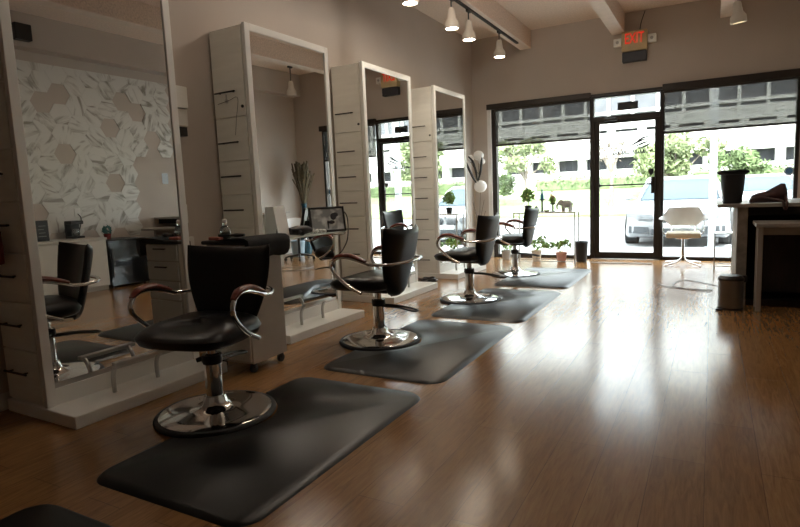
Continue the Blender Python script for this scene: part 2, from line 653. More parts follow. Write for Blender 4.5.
# ceiling beams, running to the window wall
for i, x in enumerate((-2.64, -1.26, 0.13)):
    b = struct(B().box(x - .085, x + .085, YB, YW, 3.33, ZC).build('trim_%d' % (i + 1), M_BEAM))
    struct(B().box(x - .087, x + .087, YB, YW, 3.322, 3.333).build('trim_board', M_BEAMB, b))
struct(B().box(1.50, XR, YB, YW, 3.18, ZC).build('trim_4', M_WALL))
struct(B().box(XL, XL + .014, YB, YW, 0, 0.10, 0.004).build('baseboard_left', M_WHITE))
struct(B().box(XR - .014, XR, 5.35, YW, 0, 0.10, 0.004).build('baseboard_right', M_WHITE))
struct(B().box(XL + .015, -3.30, YW - .014, YW, 0, 0.10, 0.004).build('baseboard_front', M_WHITE))

# marble hexagons on the right wall (a few cells left bare)
bare = [(4.49, 2.54), (4.71, 2.67), (4.72, 1.88), (5.67, 2.65), (5.89, 2.55), (5.44, 2.28), (5.44, 1.5), (5.98, 1.8),
        (6.03, 1.95), (4.19, 1.07), (5.91, 1.14), (5.76, 0.88), (6.03, 1.41)]
hx = B()
lay = hx.bm.loops.layers.float_color.new('tile')
S_ = 0.155
rt = random.Random(3)
cells = []
for ci in range(-3, 18):
    for ri in range(0, 12):
        cy = 2.306 + ci * S_ * 1.5
        cz = 0.80 + ri * S_ * sqrt(3) + (S_ * sqrt(3) / 2 if ci % 2 else 0)
        if cy < 6.40 and 0.70 < cz < 3.17 and not (cy > 5.85 and cz < 2.0):
            cells.append((cy, cz))
for a_, b_ in bare:
    cells.remove(min(cells, key=lambda q: (q[0] - a_) ** 2 + (q[1] - b_) ** 2))
for cy, cz in cells:
    if True:
        col = (rt.random(), rt.random(), rt.random(), 1)
        ring = [(cy + (S_ - .0008) * cos(k * pi / 3), min(cz + (S_ - .0008) * sin(k * pi / 3), 3.05)) for k in range(6)]
        lo = [hx.bm.verts.new((XR, y, z)) for y, z in ring]
        hi = [hx.bm.verts.new((XR - .010, y, z)) for y, z in ring]
        fs = [hx.bm.faces.new(hi)]
        for k in range(6):
            fs.append(hx.bm.faces.new((lo[k], lo[(k + 1) % 6], hi[(k + 1) % 6], hi[k])))
        for f in fs:
            for l in f.loops:
                l[lay] = col
struct(hx.build('trim_5', M_MARBLE, angle=10))


# ---------------------------------------------------------------- window wall
def rect_frame(b, x0, x1, z0, z1, y0, y1, tl, tr, tb, tt):
    b.box(x0, x0 + tl, y0, y1, z0, z1, .004)
    b.box(x1 - tr, x1, y0, y1, z0, z1, .004)
    b.box(x0 + tl, x1 - tr, y0, y1, z0, z0 + tb, .004)
    b.box(x0 + tl, x1 - tr, y0, y1, z1 - tt, z1, .004)
    return b


def pane(parent, x0, x1, z0, z1, y):
    return B().box(x0, x1, y, y + .008, z0, z1).build('pane', M_GLASS, parent)


# left window
w1 = struct(rect_frame(B(), -3.235, -1.632, 0.0, 2.47, 9.20, 9.31, .075, .03, .05, .05).build('window_1', M_BRONZE))
pane(w1, -3.165, -1.655, 0.04, 2.43, 9.26)
struct(B().box(-3.302, -3.236, 9.165, 9.30, 0, 2.44, .004).build('trim_6', M_JAMB))
# transom over the door
w2 = struct(rect_frame(B(), -1.632, -0.655, 2.125, 2.47, 9.20, 9.31, .03, .03, .04, .03).build('window_2', M_BRONZE))
pane(w2, -1.605, -0.68, 2.16, 2.445, 9.26)
# right window
w3 = struct(rect_frame(B(), -0.655, 0.998, 0.0, 2.47, 9.20, 9.31, .03, .05, .05, .05).build('window_3', M_BRONZE))
pane(w3, -0.63, 0.95, 0.04, 2.43, 9.26)
# header fascia over the whole run
struct(B().box(-3.30, -1.645, 9.14, 9.20, 2.445, 2.53, .005).build('trim_7', M_BRONZE))
struct(B().box(-0.655, 1.02, 9.14, 9.20, 2.43, 2.53, .005).build('trim_8', M_BRONZE))
struct(B().box(-1.645, -0.655, 9.165, 9.20, 2.462, 2.50, .004).build('trim_9', M_BRONZE))
# door
dr = struct(rect_frame(B(), -1.632, -0.655, 0.0, 2.13, 9.19, 9.30, .035, .035, .02, .045).build('door_1', M_BRONZE))
leaf = rect_frame(B(), -1.597, -0.690, 0.02, 2.085, 9.215, 9.262, .072, .062, .085, .03).build('door_leaf', M_BRONZE, dr)
pane(dr, -1.527, -0.748, 0.10, 2.06, 9.236)
B().box(-1.53, -0.745, 9.165, 9.19, 1.118, 1.140, .004).box(-1.53, -1.50, 9.16, 9.216, 1.105, 1.152, .003).box(-0.775, -0.74, 9.16, 9.216, 1.105, 1.152, .003).build('push_bar', M_DARKM, dr)
B().box(-0.790, -0.735, 9.16, 9.214, 0.99, 1.23, .006).build('lock_box', M_BRONZE, dr)
B().box(-1.45, -1.265, 9.13, 9.19, 2.085, 2.125, .008).tube([(-1.30, 9.14, 2.125), (-1.38, 9.11, 2.14), (-1.43, 9.14, 2.128)], .007).build('door_closer', M_DARKM, dr)
struct(B().box(-1.632, -0.655, 9.12, 9.20, 0, 0.012, .004).build('threshold', M_STEEL, dr))
# lettering and stickers on the glass
sw = B()
for k, (a, bq, c) in enumerate((((-1.02, 1.735), (-0.93, 1.80), (-0.80, 1.83)), ((-1.14, 1.68), (-0.98, 1.755), (-0.83, 1.80)),
                                ((-1.06, 1.665), (-0.93, 1.725), (-0.80, 1.765)), ((-0.97, 1.655), (-0.87, 1.69), (-0.80, 1.73)))):
    sw.tube([(a[0], 9.229, a[1]), (bq[0], 9.229, bq[1]), (c[0], 9.229, c[1])], .006, 6, 8, rads=[.004, .015, .004])
lg = sw.build('swoosh_lettering', M_BLACK, dr)
sc_ = B()
rs = random.Random(11)
xx = -1.33
while xx < -0.88:
    h = rs.choice((.02, .03, .055))
    sc_.tube([(xx, 9.229, 1.585), (xx + .006, 9.229, 1.585 + h), (xx + .014, 9.229, 1.587 + h * .7), (xx + .018, 9.229, 1.585), (xx + .030, 9.229, 1.597)], .006, 5, 3)
    xx += .034 if rs.random() > .2 else .055
sc_.build('script_lettering', M_BLACK, dr)
B().prism([(-.038, .045), (-.038, -.005), (0, -.05), (.038, -.005), (.038, .045)], 0, .003).xf(
    Matrix.Translation((-0.797, 9.232, 1.30)) @ Matrix.Rotation(radians(90), 4, 'X'))  .build('shield_sticker', M_NAVY, dr)
st = B().cyl((0.90, 9.256, 1.225), (0.90, 9.259, 1.225), .058, seg=28).build('round_sticker', mat('sticker_pale', (.62, .72, .80), .5, noise=.03), w3)
B().cyl((0.90, 9.252, 1.225), (0.90, 9.256, 1.225), .040, seg=28).build('sticker_disc', mat('sticker_blue', (.10, .25, .50), .5, noise=.03), st)
sg = B().box(-1.275, -0.99, 9.27, 9.285, 2.240, 2.357, .003).build('transom_sign', M_NAVY)
tag(sg, 'dark rectangular sign on the bright glass above the door', 'sign')


# roller shades
def roller(x0, x1, z0, label):
    t = thing('roller_shade', label, 'shade', ((x0 + x1) / 2, 9.175, 2.43), 0, 'roller shades')
    h = (x1 - x0) / 2
    B().cyl((-h, 0, 0), (h, 0, 0), .022).build('roller_tube', M_BRONZE, t)
    B().box(-h, h, .0, .003, z0 - 2.43, .0).build('shade_fabric', M_SHADE, t)
    B().box(-h, h, -.008, .012, z0 - 2.43 - .02, z0 - 2.43 + .012, .004).build('hem_bar', M_BRONZE, t)
    return t


roller(-3.165, -1.65, 1.862, 'grey see-through roller shade over the window left of the door')
roller(-0.635, 0.955, 1.852, 'grey see-through roller shade over the window right of the door')

# exit sign
ex = thing('exit_sign', 'lit EXIT sign with two lamp heads high above the door', 'sign', (-1.03, 9.2, 3.04))
B().box(-.17, .17, -.12, 0, 0, .275, .008).build('sign_box', M_EXITBOX, ex)
text_mesh('exit_lettering', 'EXIT', .205, M_EXITRED, ex, (0.0, -.122, .165), (radians(90), 0, 0), sx=.62)
B().box(-.165, .165, -.10, 0, -.145, -.005, .01).build('lower_box', M_NAVY, ex)  # plain dark box below the sign box
for sx in (-1, 1):
    hd = B().box(sx * .23 - .055, sx * .23 + .055, -.10, -.01, .09, .20, .008).build('lamp_head', M_WHITEG, ex)
    B().cyl((sx * .23, -.10, .145), (sx * .23, -.106, .145), .022).build('lens', M_POTG, hd)
B().tube([(.06, -.004, .275), (.08, -.004, .4), (.13, -.004, .55)], .006).build('conduit', M_DARKM, ex)


# ---------------------------------------------------------------- mirror stations
def station(label, y, a, px=-3.13):
    t = thing('mirror_station', label, 'mirror', (px, y, 0), -radians(a), 'mirror stations along the left wall')
    D, H, Wd = .40, 2.49, .515
    b = B()
    b.box(-D, -.035, -Wd + .018, Wd, .07, H - .006)           # carcass
    b.build('cabinet_body', M_PANEL, t)
    fr = B()
    fr.box(-.035, 0, -Wd, -Wd + .052, .07, H, .003).box(-.035, 0, Wd - .052, Wd, .07, H, .003)
    fr.box(-.035, 0, -Wd + .052, Wd - .052, H - .055, H, .003)
    fr.box(-.035, -.004, -Wd + .052, Wd - .052, .07, .165, .003)
    fr.build('mirror_frame', M_WHITEG, t)
    B().box(-.034, -.008, -Wd + .053, Wd - .053, .165, .195, .002).build('mirror_ledge', M_STEEL, t)
    B().box(-.034, -.010, -Wd + .053, Wd - .053, .195, H - .055).build('mirror_glass', M_MIRROR, t)
    B().box(-D, .265, -Wd - .01, Wd, 0, .07, .006).build('platform', M_WHITEG, t)
    # near side: tall door, drawers and their bar handles
    zs = [(1.80, 2.475, 1.99), (1.46, 1.795, 1.60), (1.19, 1.455, 1.335), (.92, 1.185, 1.065), (.65, .915, .79), (.38, .645, .52), (.085, .375, .25)]
    for i, (z0, z1, zh) in enumerate(zs):
        d = B().box(-D + .012, -.048, -Wd, -Wd + .018, z0, z1 - .004, .003).build('door' if i == 0 else 'drawer', M_PANEL, t)
        hb = B()
        hb.tube([(-.345, -Wd - .028, zh), (-.125, -Wd - .028, zh)], .0065, 8, 1)
        for hx_ in (-.31, -.16):
            hb.cyl((hx_, -Wd, zh), (hx_, -Wd - .03, zh), .005, seg=8)
        hb.build('handle', M_DARKM, d)
        if i == 0:
            B().cyl((-.075, -Wd, 1.87), (-.075, -Wd - .008, 1.87), .012, seg=14).build('lock', M_DARKM, d)
    # footrest rail on the platform
    f = B()
    f.box(.135, .175, -.215, .145, .235, .258, .004)
    for fy in (-.19, .10):
        f.tube([(.10, fy, .07), (.098, fy, .15), (.112, fy, .20), (.15, fy, .245)], .013, 10, 5)
    f.build('footrest', M_STEEL, t)
    return t


S1 = station('white mirror station at the left edge reflecting the marble wall', 2.17, 1.0, -3.115)
S2 = station('white mirror station with a glass shelf behind the trolley', 3.925, 2.0)
S3 = station('white mirror station reflecting the exit sign', 5.58, 1.0)
S4 = station('white mirror station farthest back, beside the window corner', 7.27, 0.4)
sh = B().box(0.004, .205, -.47, .37, -.012, .0, .002).build('shelf', M_SHELFGL, S2, loc=(0, 0, .83))
B().tube([(.005, .355, -.03), (.19, .355, -.03), (.195, .355, .03)], .008).build('shelf_bracket', M_CHROME, sh)


# ---------------------------------------------------------------- salon chairs (facing +Y in their own frame)
def make_chair(label):
    t = thing('salon_chair', label, 'chair', (0, 0, 0), 0, 'salon chairs facing the mirror stations')
    b = B().lathe([(0, .0), (.300, .0), (.308, .008), (.306, .020), (.29, .026), (.22, .033), (.14, .042), (.085, .055), (.066, .075), (.056, .110), (0, .110)], seg=48)
    bs = b.build('base', M_CHROME, t)
    B().lathe([(.294, .001), (.316, .001), (.320, .010), (.314, .021), (.300, .0245)], seg=48).build('base_rim', M_RUBBER, bs)
    co = B().lathe([(0, .10), (.046, .10), (.044, .30), (.040, .335), (.027, .34), (.026, .41), (0, .41)], seg=24).build('column', M_CHROME, t)
    B().lathe([(.0275, .335), (.052, .335), (.054, .30), (.048, .285), (.0275, .285)]).build('column_collar', M_BLACK, co)
    B().box(-.13, .13, -.15, .15, .405, .45, .008).box(-.20, .20, -.03, .03, .425, .455, .004).build('seat_plate', M_BLACK, t)
    lv = B()
    lv.tube([(.035, -.03, .285), (.045, -.17, .28), (.05, -.30, .26), (.02, -.325, .258), (-.012, -.30, .26), (-.01, -.17, .28), (-.015, -.03, .285)], .008, 8, 6)
    lv.cyl((.052, 0, .31), (.085, .02, .30), .016, .012).build('pump_lever', M_DARKM, t)

    # cushion
    def seat_side(sgn):
        def f(u, v):
            a = u * 2 * pi
            e = 2.0 / 3.6
            ca, sa = cos(a), sin(a)
            x = .275 * math.copysign(abs(ca) ** e, ca)
            y = .262 * math.copysign(abs(sa) ** e, sa) + .070
            wid = 1.0 + .04 * (y / .3)
            k = v ** .55
            rz = (1 - v ** 5) ** .5 if v < 1 else 0
            top = .520 + .025 * (1 - v * v) + .012 * max(0, -y / .25) - .02 * max(0, (y - .12) / .18) ** 2 * .9
            z = .482 + (top - .482) * rz if sgn > 0 else .482 - .055 * rz
            return (x * wid * k, .070 + (y - .070) * k, z)
        return f
    sb = B().grid(seat_side(1), 48, 10).grid(seat_side(-1), 48, 10)
    bmesh.ops.remove_doubles(sb.bm, verts=sb.bm.verts, dist=1e-4)
    sb.build('seat', M_VINYL, t, 60)

    # shield-shaped backrest
    def hw(v):
        return .10 + .168 * sin(pi / 2 * min(1, v * 1.15)) ** .8

    def back(sgn):
        def f(u, v):
            uu = 2 * u - 1
            su = math.copysign(abs(uu) ** .85, uu)
            e = max(0.0, 1 - max(abs(uu) ** 7, abs(2 * v - 1) ** 9))
            th = .030 * sqrt(e)
            low = 1 - max(0, (.18 - v) / .18) ** 2 * .28
            x = su * hw(v) * low
            z = .375 + .51 * v + (.022 * uu * uu - .004) * v ** 3
            y = -.180 - .115 * v ** 1.15 + .075 * uu * uu * (0.35 + .65 * v) + .02 * (1 - v) ** 2 * 0
            return (x, y + sgn * th, z)
        return f
    bb = B().grid(back(1), 28, 24).grid(back(-1), 28, 24)
    bmesh.ops.remove_doubles(bb.bm, verts=bb.bm.verts, dist=1e-4)
    bb.build('backrest', M_VINYL, t, 70)

    # looped chrome arms with wooden pads, joined by a rail behind the backrest
    for sx in (-1, 1):
        a = B().tube([(sx * .285, -.02, .43), (sx * .292, .09, .485), (sx * .300, .195, .575), (sx * .302, .215, .635), (sx * .300, .175, .685),
                      (sx * .298, .09, .697), (sx * .295, -.02, .672), (sx * .290, -.10, .645)], .0125, 12, 8, flat=1.0)
        ar = a.build('armrest', M_CHROME, t)
        B().tube([(sx * .302, .205, .674), (sx * .300, .15, .707), (sx * .298, .06, .712), (sx * .297, -.02, .688), (sx * .294, -.075, .667)],
                 .026, 12, 6, flat=.55, rads=[.016, .026, .028, .026, .018]).build('arm_pad', M_REDWOOD, ar)
    B().tube([(.290, -.09, .647), (.283, -.17, .640), (.22, -.275, .645), (.10, -.320, .65), (-.10, -.320, .65), (-.22, -.275, .645), (-.283, -.17, .640), (-.290, -.09, .647)],
             .0115, 10, 8).build('back_rail', M_CHROME, t)
    return t


CH = [(-2.335, 2.10, pi + .19, 'nearest black salon chair, facing left of the camera, in front of the trolley'),
      (-2.265, 3.73, pi / 2 + .03, 'second black salon chair, its back beside the mirror reflecting the exit sign'),
      (-2.215, 5.51, pi / 2 - .02, 'third black salon chair from the camera, one before the window chair'),
      (-2.285, 7.32, pi / 2 + .02, 'farthest black salon chair, in front of the plant table at the window')]
ch0 = make_chair(CH[0][3])
chairs = [ch0]
for i, (x, y, rz, l) in enumerate(CH):
    c = ch0 if i == 0 else copy_tree(ch0)
    c.location = (x, y, 0)
    c.rotation_euler = (0, 0, rz)
    c['label'] = l


# ---------------------------------------------------------------- floor mats with a round bite for the chair base
def salon_mat(y0, y1, cc, label, x0=-2.295, x1=-1.395, notch=True):
    o = []
    R = .11

    def arc(cx, cy, a0, a1, r=R, n=8):
        for k in range(n + 1):
            a = radians(a0 + (a1 - a0) * k / n)
            o.append((cx + r * cos(a), cy + r * sin(a)))
    arc(x0 + R, y0 + R, 180, 270)
    arc(x1 - R, y0 + R, 270, 360)
    arc(x1 - R, y1 - R, 0, 90)
    arc(x0 + R, y1 - R, 90, 180)
    if notch:
        nx, ny = cc
        r = .325
        dx = x0 - nx
        a = math.degrees(math.acos(max(-1, min(1, dx / r))))
        arc(nx, ny, a, -a, r, 24)
    o2 = [(x, y - (y0 + y1) / 2) for x, y in o]
    o2 = [(x - (x0 + x1) / 2, y) for x, y in o2]
    ob = B().prism(o2, 0, .007).build('floor_mat', M_MAT)
    b = B().prism(o2, 0.0, .016, .022)
    me_o = b.build('floor_mat', M_MAT)
    bpy.data.objects.remove(ob)
    me_o.name = 'floor_mat'
    me_o.location = ((x0 + x1) / 2, (y0 + y1) / 2, 0.0005)
    return tag(me_o, label, 'mat', 'anti-fatigue mats')


salon_mat(1.33, 2.78, (-2.335, 2.10), 'large black floor mat around the nearest salon chair')
salon_mat(2.95, 4.48, (-2.265, 3.73), 'dark grey floor mat around the second salon chair')
salon_mat(4.64, 6.17, (-2.215, 5.51), 'grey floor mat around the third salon chair')
salon_mat(6.40, 7.95, (-2.285, 7.32), 'pale-looking floor mat around the farthest salon chair')
salon_mat(-0.35, 1.16, (-2.3, .4), 'black floor mat cut off at the bottom left corner', notch=False)


# ---------------------------------------------------------------- trolley between the first two stations
tr = thing('salon_trolley', 'white trolley cabinet with a black draped top behind the nearest chair', 'trolley', (-2.80, 2.877, 0))
B().box(-.175, .175, -.17, .17, .065, .86, .006).build('cabinet_body', mat('trolley_beige', (0.52, 0.47, 0.41), 0.5, noise=.04), tr)
for i, (z0, z1) in enumerate(((.74, .85), (.60, .73), (.46, .59), (.08, .45))):
    d = B().box(-.165, .165, -.182, -.17, z0, z1, .004).build('drawer', M_WHITE, tr)
    B().tube([(-.06, -.20, (z0 + z1) / 2 + .03), (.06, -.20, (z0 + z1) / 2 + .03)], .006, 8, 1).cyl((-.05, -.182, (z0 + z1) / 2 + .03), (-.05, -.2, (z0 + z1) / 2 + .03), .004, seg=8).cyl((.05, -.182, (z0 + z1) / 2 + .03), (.05, -.2, (z0 + z1) / 2 + .03), .004, seg=8).build('handle', M_DARKM, d)
B().box(-.20, .20, -.195, .195, .858, .885, .010).build('tray_top', M_BLACK, tr)
for x in (-.14, .14):
    for y in (-.135, .135):
        B().cyl((x - .012, y, .028), (x + .012, y, .028), .028, seg=16).box(x - .018, x + .018, y - .014, y + .014, .03, .07, .003).build('caster', M_BLACK, tr)
# black towel over the right end
tw = B()
prof = []
for k in range(15):
    a = radians(180 - 180 * k / 14)
    prof.append(k)
tws = [(-.05, .889), (.05, .901), (.15, .905), (.205, .902), (.235, .885), (.242, .85), (.232, .79), (.216, .765), (.196, .77), (.204, .80), (.207, .84), (.2055, .875), (.19, .886), (.05, .886), (-.05, .8855)]
rings = []
for k in range(9):
    y = -.205 + .41 * k / 8
    wv = .006 * sin(k * 2.1)
    rings.append([(x + (wv if x > .2 else 0), y, z + (.006 * sin(k * 1.7) if z < .8 else 0)) for x, z in tws])
tag(tw.loft(rings).build('towel', M_BLACKCL, None, 50, loc=(-2.80, 2.877, 0)), 'black towel hanging over the right end of the white trolley', 'towel')
bt = thing('spray_bottle', 'small clear bottle with dark liquid on the trolley top', 'bottle', (-2.885, 2.80, .8855))
B().lathe([(0, 0), (.034, 0), (.037, .006), (.037, .062), (.030, .082), (.014, .096), (.014, .112), (0, .112)]).build('bottle_body', M_CLEAR, bt)
B().lathe([(0, .004), (.033, .004), (.033, .05), (0, .05)]).build('liquid', M_LIQ, bt)
B().lathe([(0, .110), (.017, .110), (.017, .130), (.008, .140), (0, .140)]).build('cap', M_PAPERW, bt)
tag(B().box(-.05, .05, -.022, .022, 0, .022, .008, 3).build('hair_clip_box', M_PINK, None, loc=(-2.915, 2.74, .8855)), 'coral pink plastic case on the trolley top', 'box')
hb_ = thing('hair_brush', 'black hair brush lying on the trolley top', 'brush', (-2.79, 2.77, .912), .3)
B().tube([(-.10, 0, .005), (-.02, 0, .004)], .010, 10, 4).build('brush_handle', M_BLACK, hb_)
B().tube([(-.02, 0, .004), (.03, 0, .004), (.085, 0, .004)], .02, 12, 6, rads=[.012, .022, .014], flat=.6).build('brush_head', M_BLACK, hb_)
tag(B().tube([(-.05, 0, .008), (0, .012, .008), (.05, 0, .008)], .008, 8, 6).build('comb', M_STEEL, None, loc=(-2.955, 2.82, .8855)), 'small silver clip on the left end of the trolley top', 'clip')

# ---------------------------------------------------------------- things on the glass shelf of the second station
ST2 = Matrix.Translation((-3.13, 3.925, 0)) @ Matrix.Rotation(-radians(2.0), 4, 'Z')


def on2(x, y, z):
    v = ST2 @ Vector((x, y, z))
    return (v.x, v.y, v.z)


pf = thing('picture_frame', 'black framed black-and-white picture leaning on the glass shelf', 'picture', on2(.142, .20, .8315), radians(55))
q = Matrix.Rotation(radians(-13), 4, 'X')
rect_frame(B(), -.165, .165, 0, .225, -.012, .012, .018, .018, .018, .018).xf(q).build('frame', M_BLACK, pf)


def photo_mat():
    M = mat('photo_print', (.7, .72, .72), .35)
    nt = M.node_tree
    n = nt.nodes.new('ShaderNodeTexNoise')
    n.inputs['Scale'].default_value = 9
    n.inputs['Detail'].default_value = 2
    cr = nt.nodes.new('ShaderNodeValToRGB')
    cr.color_ramp.elements[0].position = .42
    cr.color_ramp.elements[0].color = (.30, .32, .33, 1)
    cr.color_ramp.elements[1].position = .52
    cr.color_ramp.elements[1].color = (.66, .69, .69, 1)
    tc = nt.nodes.new('ShaderNodeTexCoord')
    nt.links.new(tc.outputs['Object'], n.inputs['Vector'])
    nt.links.new(n.outputs['Fac'], cr.inputs[0])
    nt.links.new(cr.outputs[0], nt.nodes['Principled BSDF'].inputs['Base Color'])
    return M


pp = B().box(-.148, .148, -.006, .006, .017, .208).xf(q).build('print', photo_mat(), pf)
sil = B()
sil.ball((.055, -.0085, .135), .028, (1, .06, 1.15), 2).ball((.075, -.0085, .15), .026, (1.1, .06, .8), 2).ball((.035, -.0085, .085), .034, (.9, .05, .5), 2)
sil.xf(q).build('printed_silhouette', M_NAVY, pp)
B().box(-.03, .03, .0, .09, 0, .008, .002).box(-.004, .004, .0, .085, .006, .10).build('easel_back', M_BLACK, pf)
hd_ = thing('hair_dryer', 'black hair dryer lying on the left of the glass shelf', 'hair dryer', on2(.10, -.14, .8315), radians(75))
B().tube([(-.10, 0, .04), (-.03, 0, .042), (.06, 0, .040), (.12, 0, .036)], .03, 16, 5, rads=[.030, .040, .036, .020]).build('barrel', M_BLACK, hd_)
B().tube([(-.02, -.02, .035), (-.05, -.08, .022), (-.06, -.12, .02)], .017, 10, 4).build('dryer_handle', M_BLACK, hd_)
tis = B()
rs = random.Random(5)
for k in range(7):
    tis.ball((rs.uniform(-.06, .06), rs.uniform(-.03, .03), .020), .022, (rs.uniform(.8, 1.4), 1, .8), 1)
tag(tis.build('tissue', M_PAPERW, None, 15, loc=on2(.155, .03, .8315)), 'crumpled white tissue on the glass shelf', 'tissue')
cd = B().box(-.004, .004, -.07, .07, 0, .25).xf(Matrix.Rotation(radians(-10), 4, 'Y'))
tag(cd.build('card', M_PAPERW, None, loc=on2(.07, -.30, .833)), 'white card standing at the left end of the glass shelf', 'card')

# cord hanging beside the shelf
tag(B().tube([on2(.01, .53, .98), on2(.05, .55, 1.0), on2(.06, .60, .93), on2(.03, .63, .74), on2(-.02, .60, .62), on2(-.05, .55, .58)], .006, 8, 8).build('looped_cable', M_BLACK),
    'black cord looped beside the glass shelf of the second mirror', 'cord')
# lanyard and key on the second station
ky = thing('key', 'key on a thin cord hanging from the second station drawers', 'key', on2(-.20, -.523, 1.905))
B().tube([(-.115, -.02, .0), (0, -.012, .02), (.09, -.01, .03), (.06, -.006, -.12), (.035, -.005, -.25)], .0018, 6, 8).build('cord', M_DARKM, ky)
B().cyl((-.03, -.012, .02), (-.03, -.004, .02), .016, seg=14).box(-.034, -.026, -.012, -.005, .02, .07).build('key_body', M_STEEL, ky)
# dark red cloth on the first station
rc = B()
rc.loft([[(x + .004 * sin(k * 2), y, z) for (y, z) in ((-.012, 0), (.010, 0), (.014, -.09), (.010, -.17), (-.010, -.175), (-.016, -.09))] for k, x in enumerate((-.05, -.03, -.01, .01, .03, .05))])
tag(rc.build('cloth', M_REDCL, None, 50, loc=(-3.325, 1.60, 1.035)), 'dark red cloth hanging on a drawer handle at the left picture edge', 'cloth')

# ---------------------------------------------------------------- left wall fittings between stations
dp = thing('wall_dispenser', 'pale wall dispenser with a dark slot above the trolley', 'dispenser', (XL, 2.99, 1.64))
B().box(0, .10, -.10, .10, .20, .36, .006).build('housing', M_PANEL, dp)
B().box(0, .085, -.10, .10, .07, .197, .006).build('lower_housing', M_WHITE, dp)
B().box(0, .07, -.10, .10, 0, .067, .004).build('dark_slot', M_DARKM, dp)
tag(B().box(0, .012, -.055, .055, 0, .145, .004).build('switch_plate', M_PANEL, None, loc=(XL, 3.02, .985)), 'plain wall plate on the left wall beside the first mirror', 'wall plate')
so = thing('socket_box', 'white wall socket with a black plug behind the trolley', 'socket', (XL, 3.02, .77))
B().box(0, .03, -.06, .08, 0, .11, .005).build('socket_plate', M_WHITE, so)
pl = B().box(.03, .07, -.03, .01, .025, .085, .008).build('plug', M_BLACK, so)
B().tube([(.06, -.01, .03), (.065, -.012, -.2), (.05, -.02, -.5), (.09, -.01, -.752)], .006, 8, 5).build('cable', M_BLACK, pl)

# cables on the floor between third and fourth station
cbl = B()
rs = random.Random(2)
for k in range(5):
    cx, cy = rs.uniform(-.05, .05), rs.uniform(-.06, .06)
    cbl.tube([(cx + .07 * cos(a) * rs.uniform(.6, 1.1), cy + .10 * sin(a) * rs.uniform(.6, 1.1), .012 + k * .009 + .012 * (a % 2)) for a in (0, 1, 2, 3, 4, 5)], .008, 8, 5, closed=True)
tag(cbl.build('cable_heap', M_BLACK, None, loc=(-3.17, 6.44, 0)), 'heap of dark cables on the floor before the farthest mirror station', 'cables')

# ---------------------------------------------------------------- track lights
tk = thing('light_track', 'thin black light track under the left ceiling beam', 'track', (-2.625, 0, 3.322))
B().box(-.018, .018, 4.6, 8.7, -.022, 0, .002).build('rail', M_BLACK, tk)


def track_light(label, x, y, zb, top, glow, tilt=(0, 0), grp='track lights', dark=False):
    t = thing('track_light', label, 'lamp', (x, y, zb), 0, grp)
    B().box(-.015, .015, -.05, .05, top - zb - .03, top - zb, .003).cyl((0, 0, .20), (0, 0, top - zb - .02), .009, seg=10).build('stem', M_DARKM, t)
    R = Matrix.Rotation(tilt[0], 4, 'X') @ Matrix.Rotation(tilt[1], 4, 'Y')
    h = B().lathe([(0, .03), (.066, .022), (.070, 0.0), (.080, 0.0), (.082, .012), (.078, .07), (.050, .115), (.038, .21), (.026, .228), (0, .229)], seg=24)
    h.xf(R)
    hd = h.build('lamp_head', M_LAMPW, t)
    B().cyl((0, 0, .006), (0, 0, .014), .069, seg=24).xf(R).build('bulb', glow, hd)
    return t


TL = [(5.18, 2.975, 'track light nearest the camera, cut off by the top picture edge'),
      (6.20, 2.965, 'second track light from the camera on the left beam'),
      (6.72, 2.95, 'third track light from the camera on the left beam'),
      (7.85, 2.955, 'track light nearest the window on the left beam')]
for y, z, l in TL:
    track_light(l, -2.625, y, z, 3.30, M_BULB)
    ld = bpy.data.lights.new('track_spot', 'SPOT')
    ld.energy = 12
    ld.spot_size = radians(110)
    ld.color = (1, .90, .74)
    ld.shadow_soft_size = .04
    lo_ = bpy.data.objects.new('track_spot', ld)
    C.objects.link(lo_)
    lo_.location = (-2.625, y, z - .02)
track_light('single spot lamp hanging at the top right, above the window', 0.215, 7.55, 2.85, 3.322, M_BULBSOFT, (0.12, -.10), 'track lights')

# ---------------------------------------------------------------- plant table by the left window
pt = thing('console_table', 'thin white metal console table with plants by the left window', 'table', (-2.20, 8.62, 0))
B().box(-.465, .465, -.15, .15, .755, .775, .003).build('table_top', M_JAMB, pt)
for x in (-.455, .455):
    for y in (-.14, .14):
        B().box(x - .008, x + .008, y - .008, y + .008, 0, .757).build('leg', M_POTG, pt)
B().box(-.455, .455, -.146, -.134, .03, .042).box(-.455, .455, .134, .146, .03, .042).build('stretcher', M_POTG, pt)
rl = random.Random(9)
zt = .7755


def bottle_plant(name, label, x, blue, leaf_mat, h):
    t = thing(name, label, 'plant', (x, 8.60, zt), 0, 'plants on the console table')
    B().lathe([(0, 0), (.045, 0), (.045, .006), (.014, .012), (.012, h * .42), (0, h * .42)]).build('stand', M_BLACK, t)
    B().lathe([(0, h * .42), (.045, h * .42), (.045, h * .46), (.02, h * .5), (0, h * .5)]).build('holder', M_BLUEP if blue else M_POTP, t)
    return t


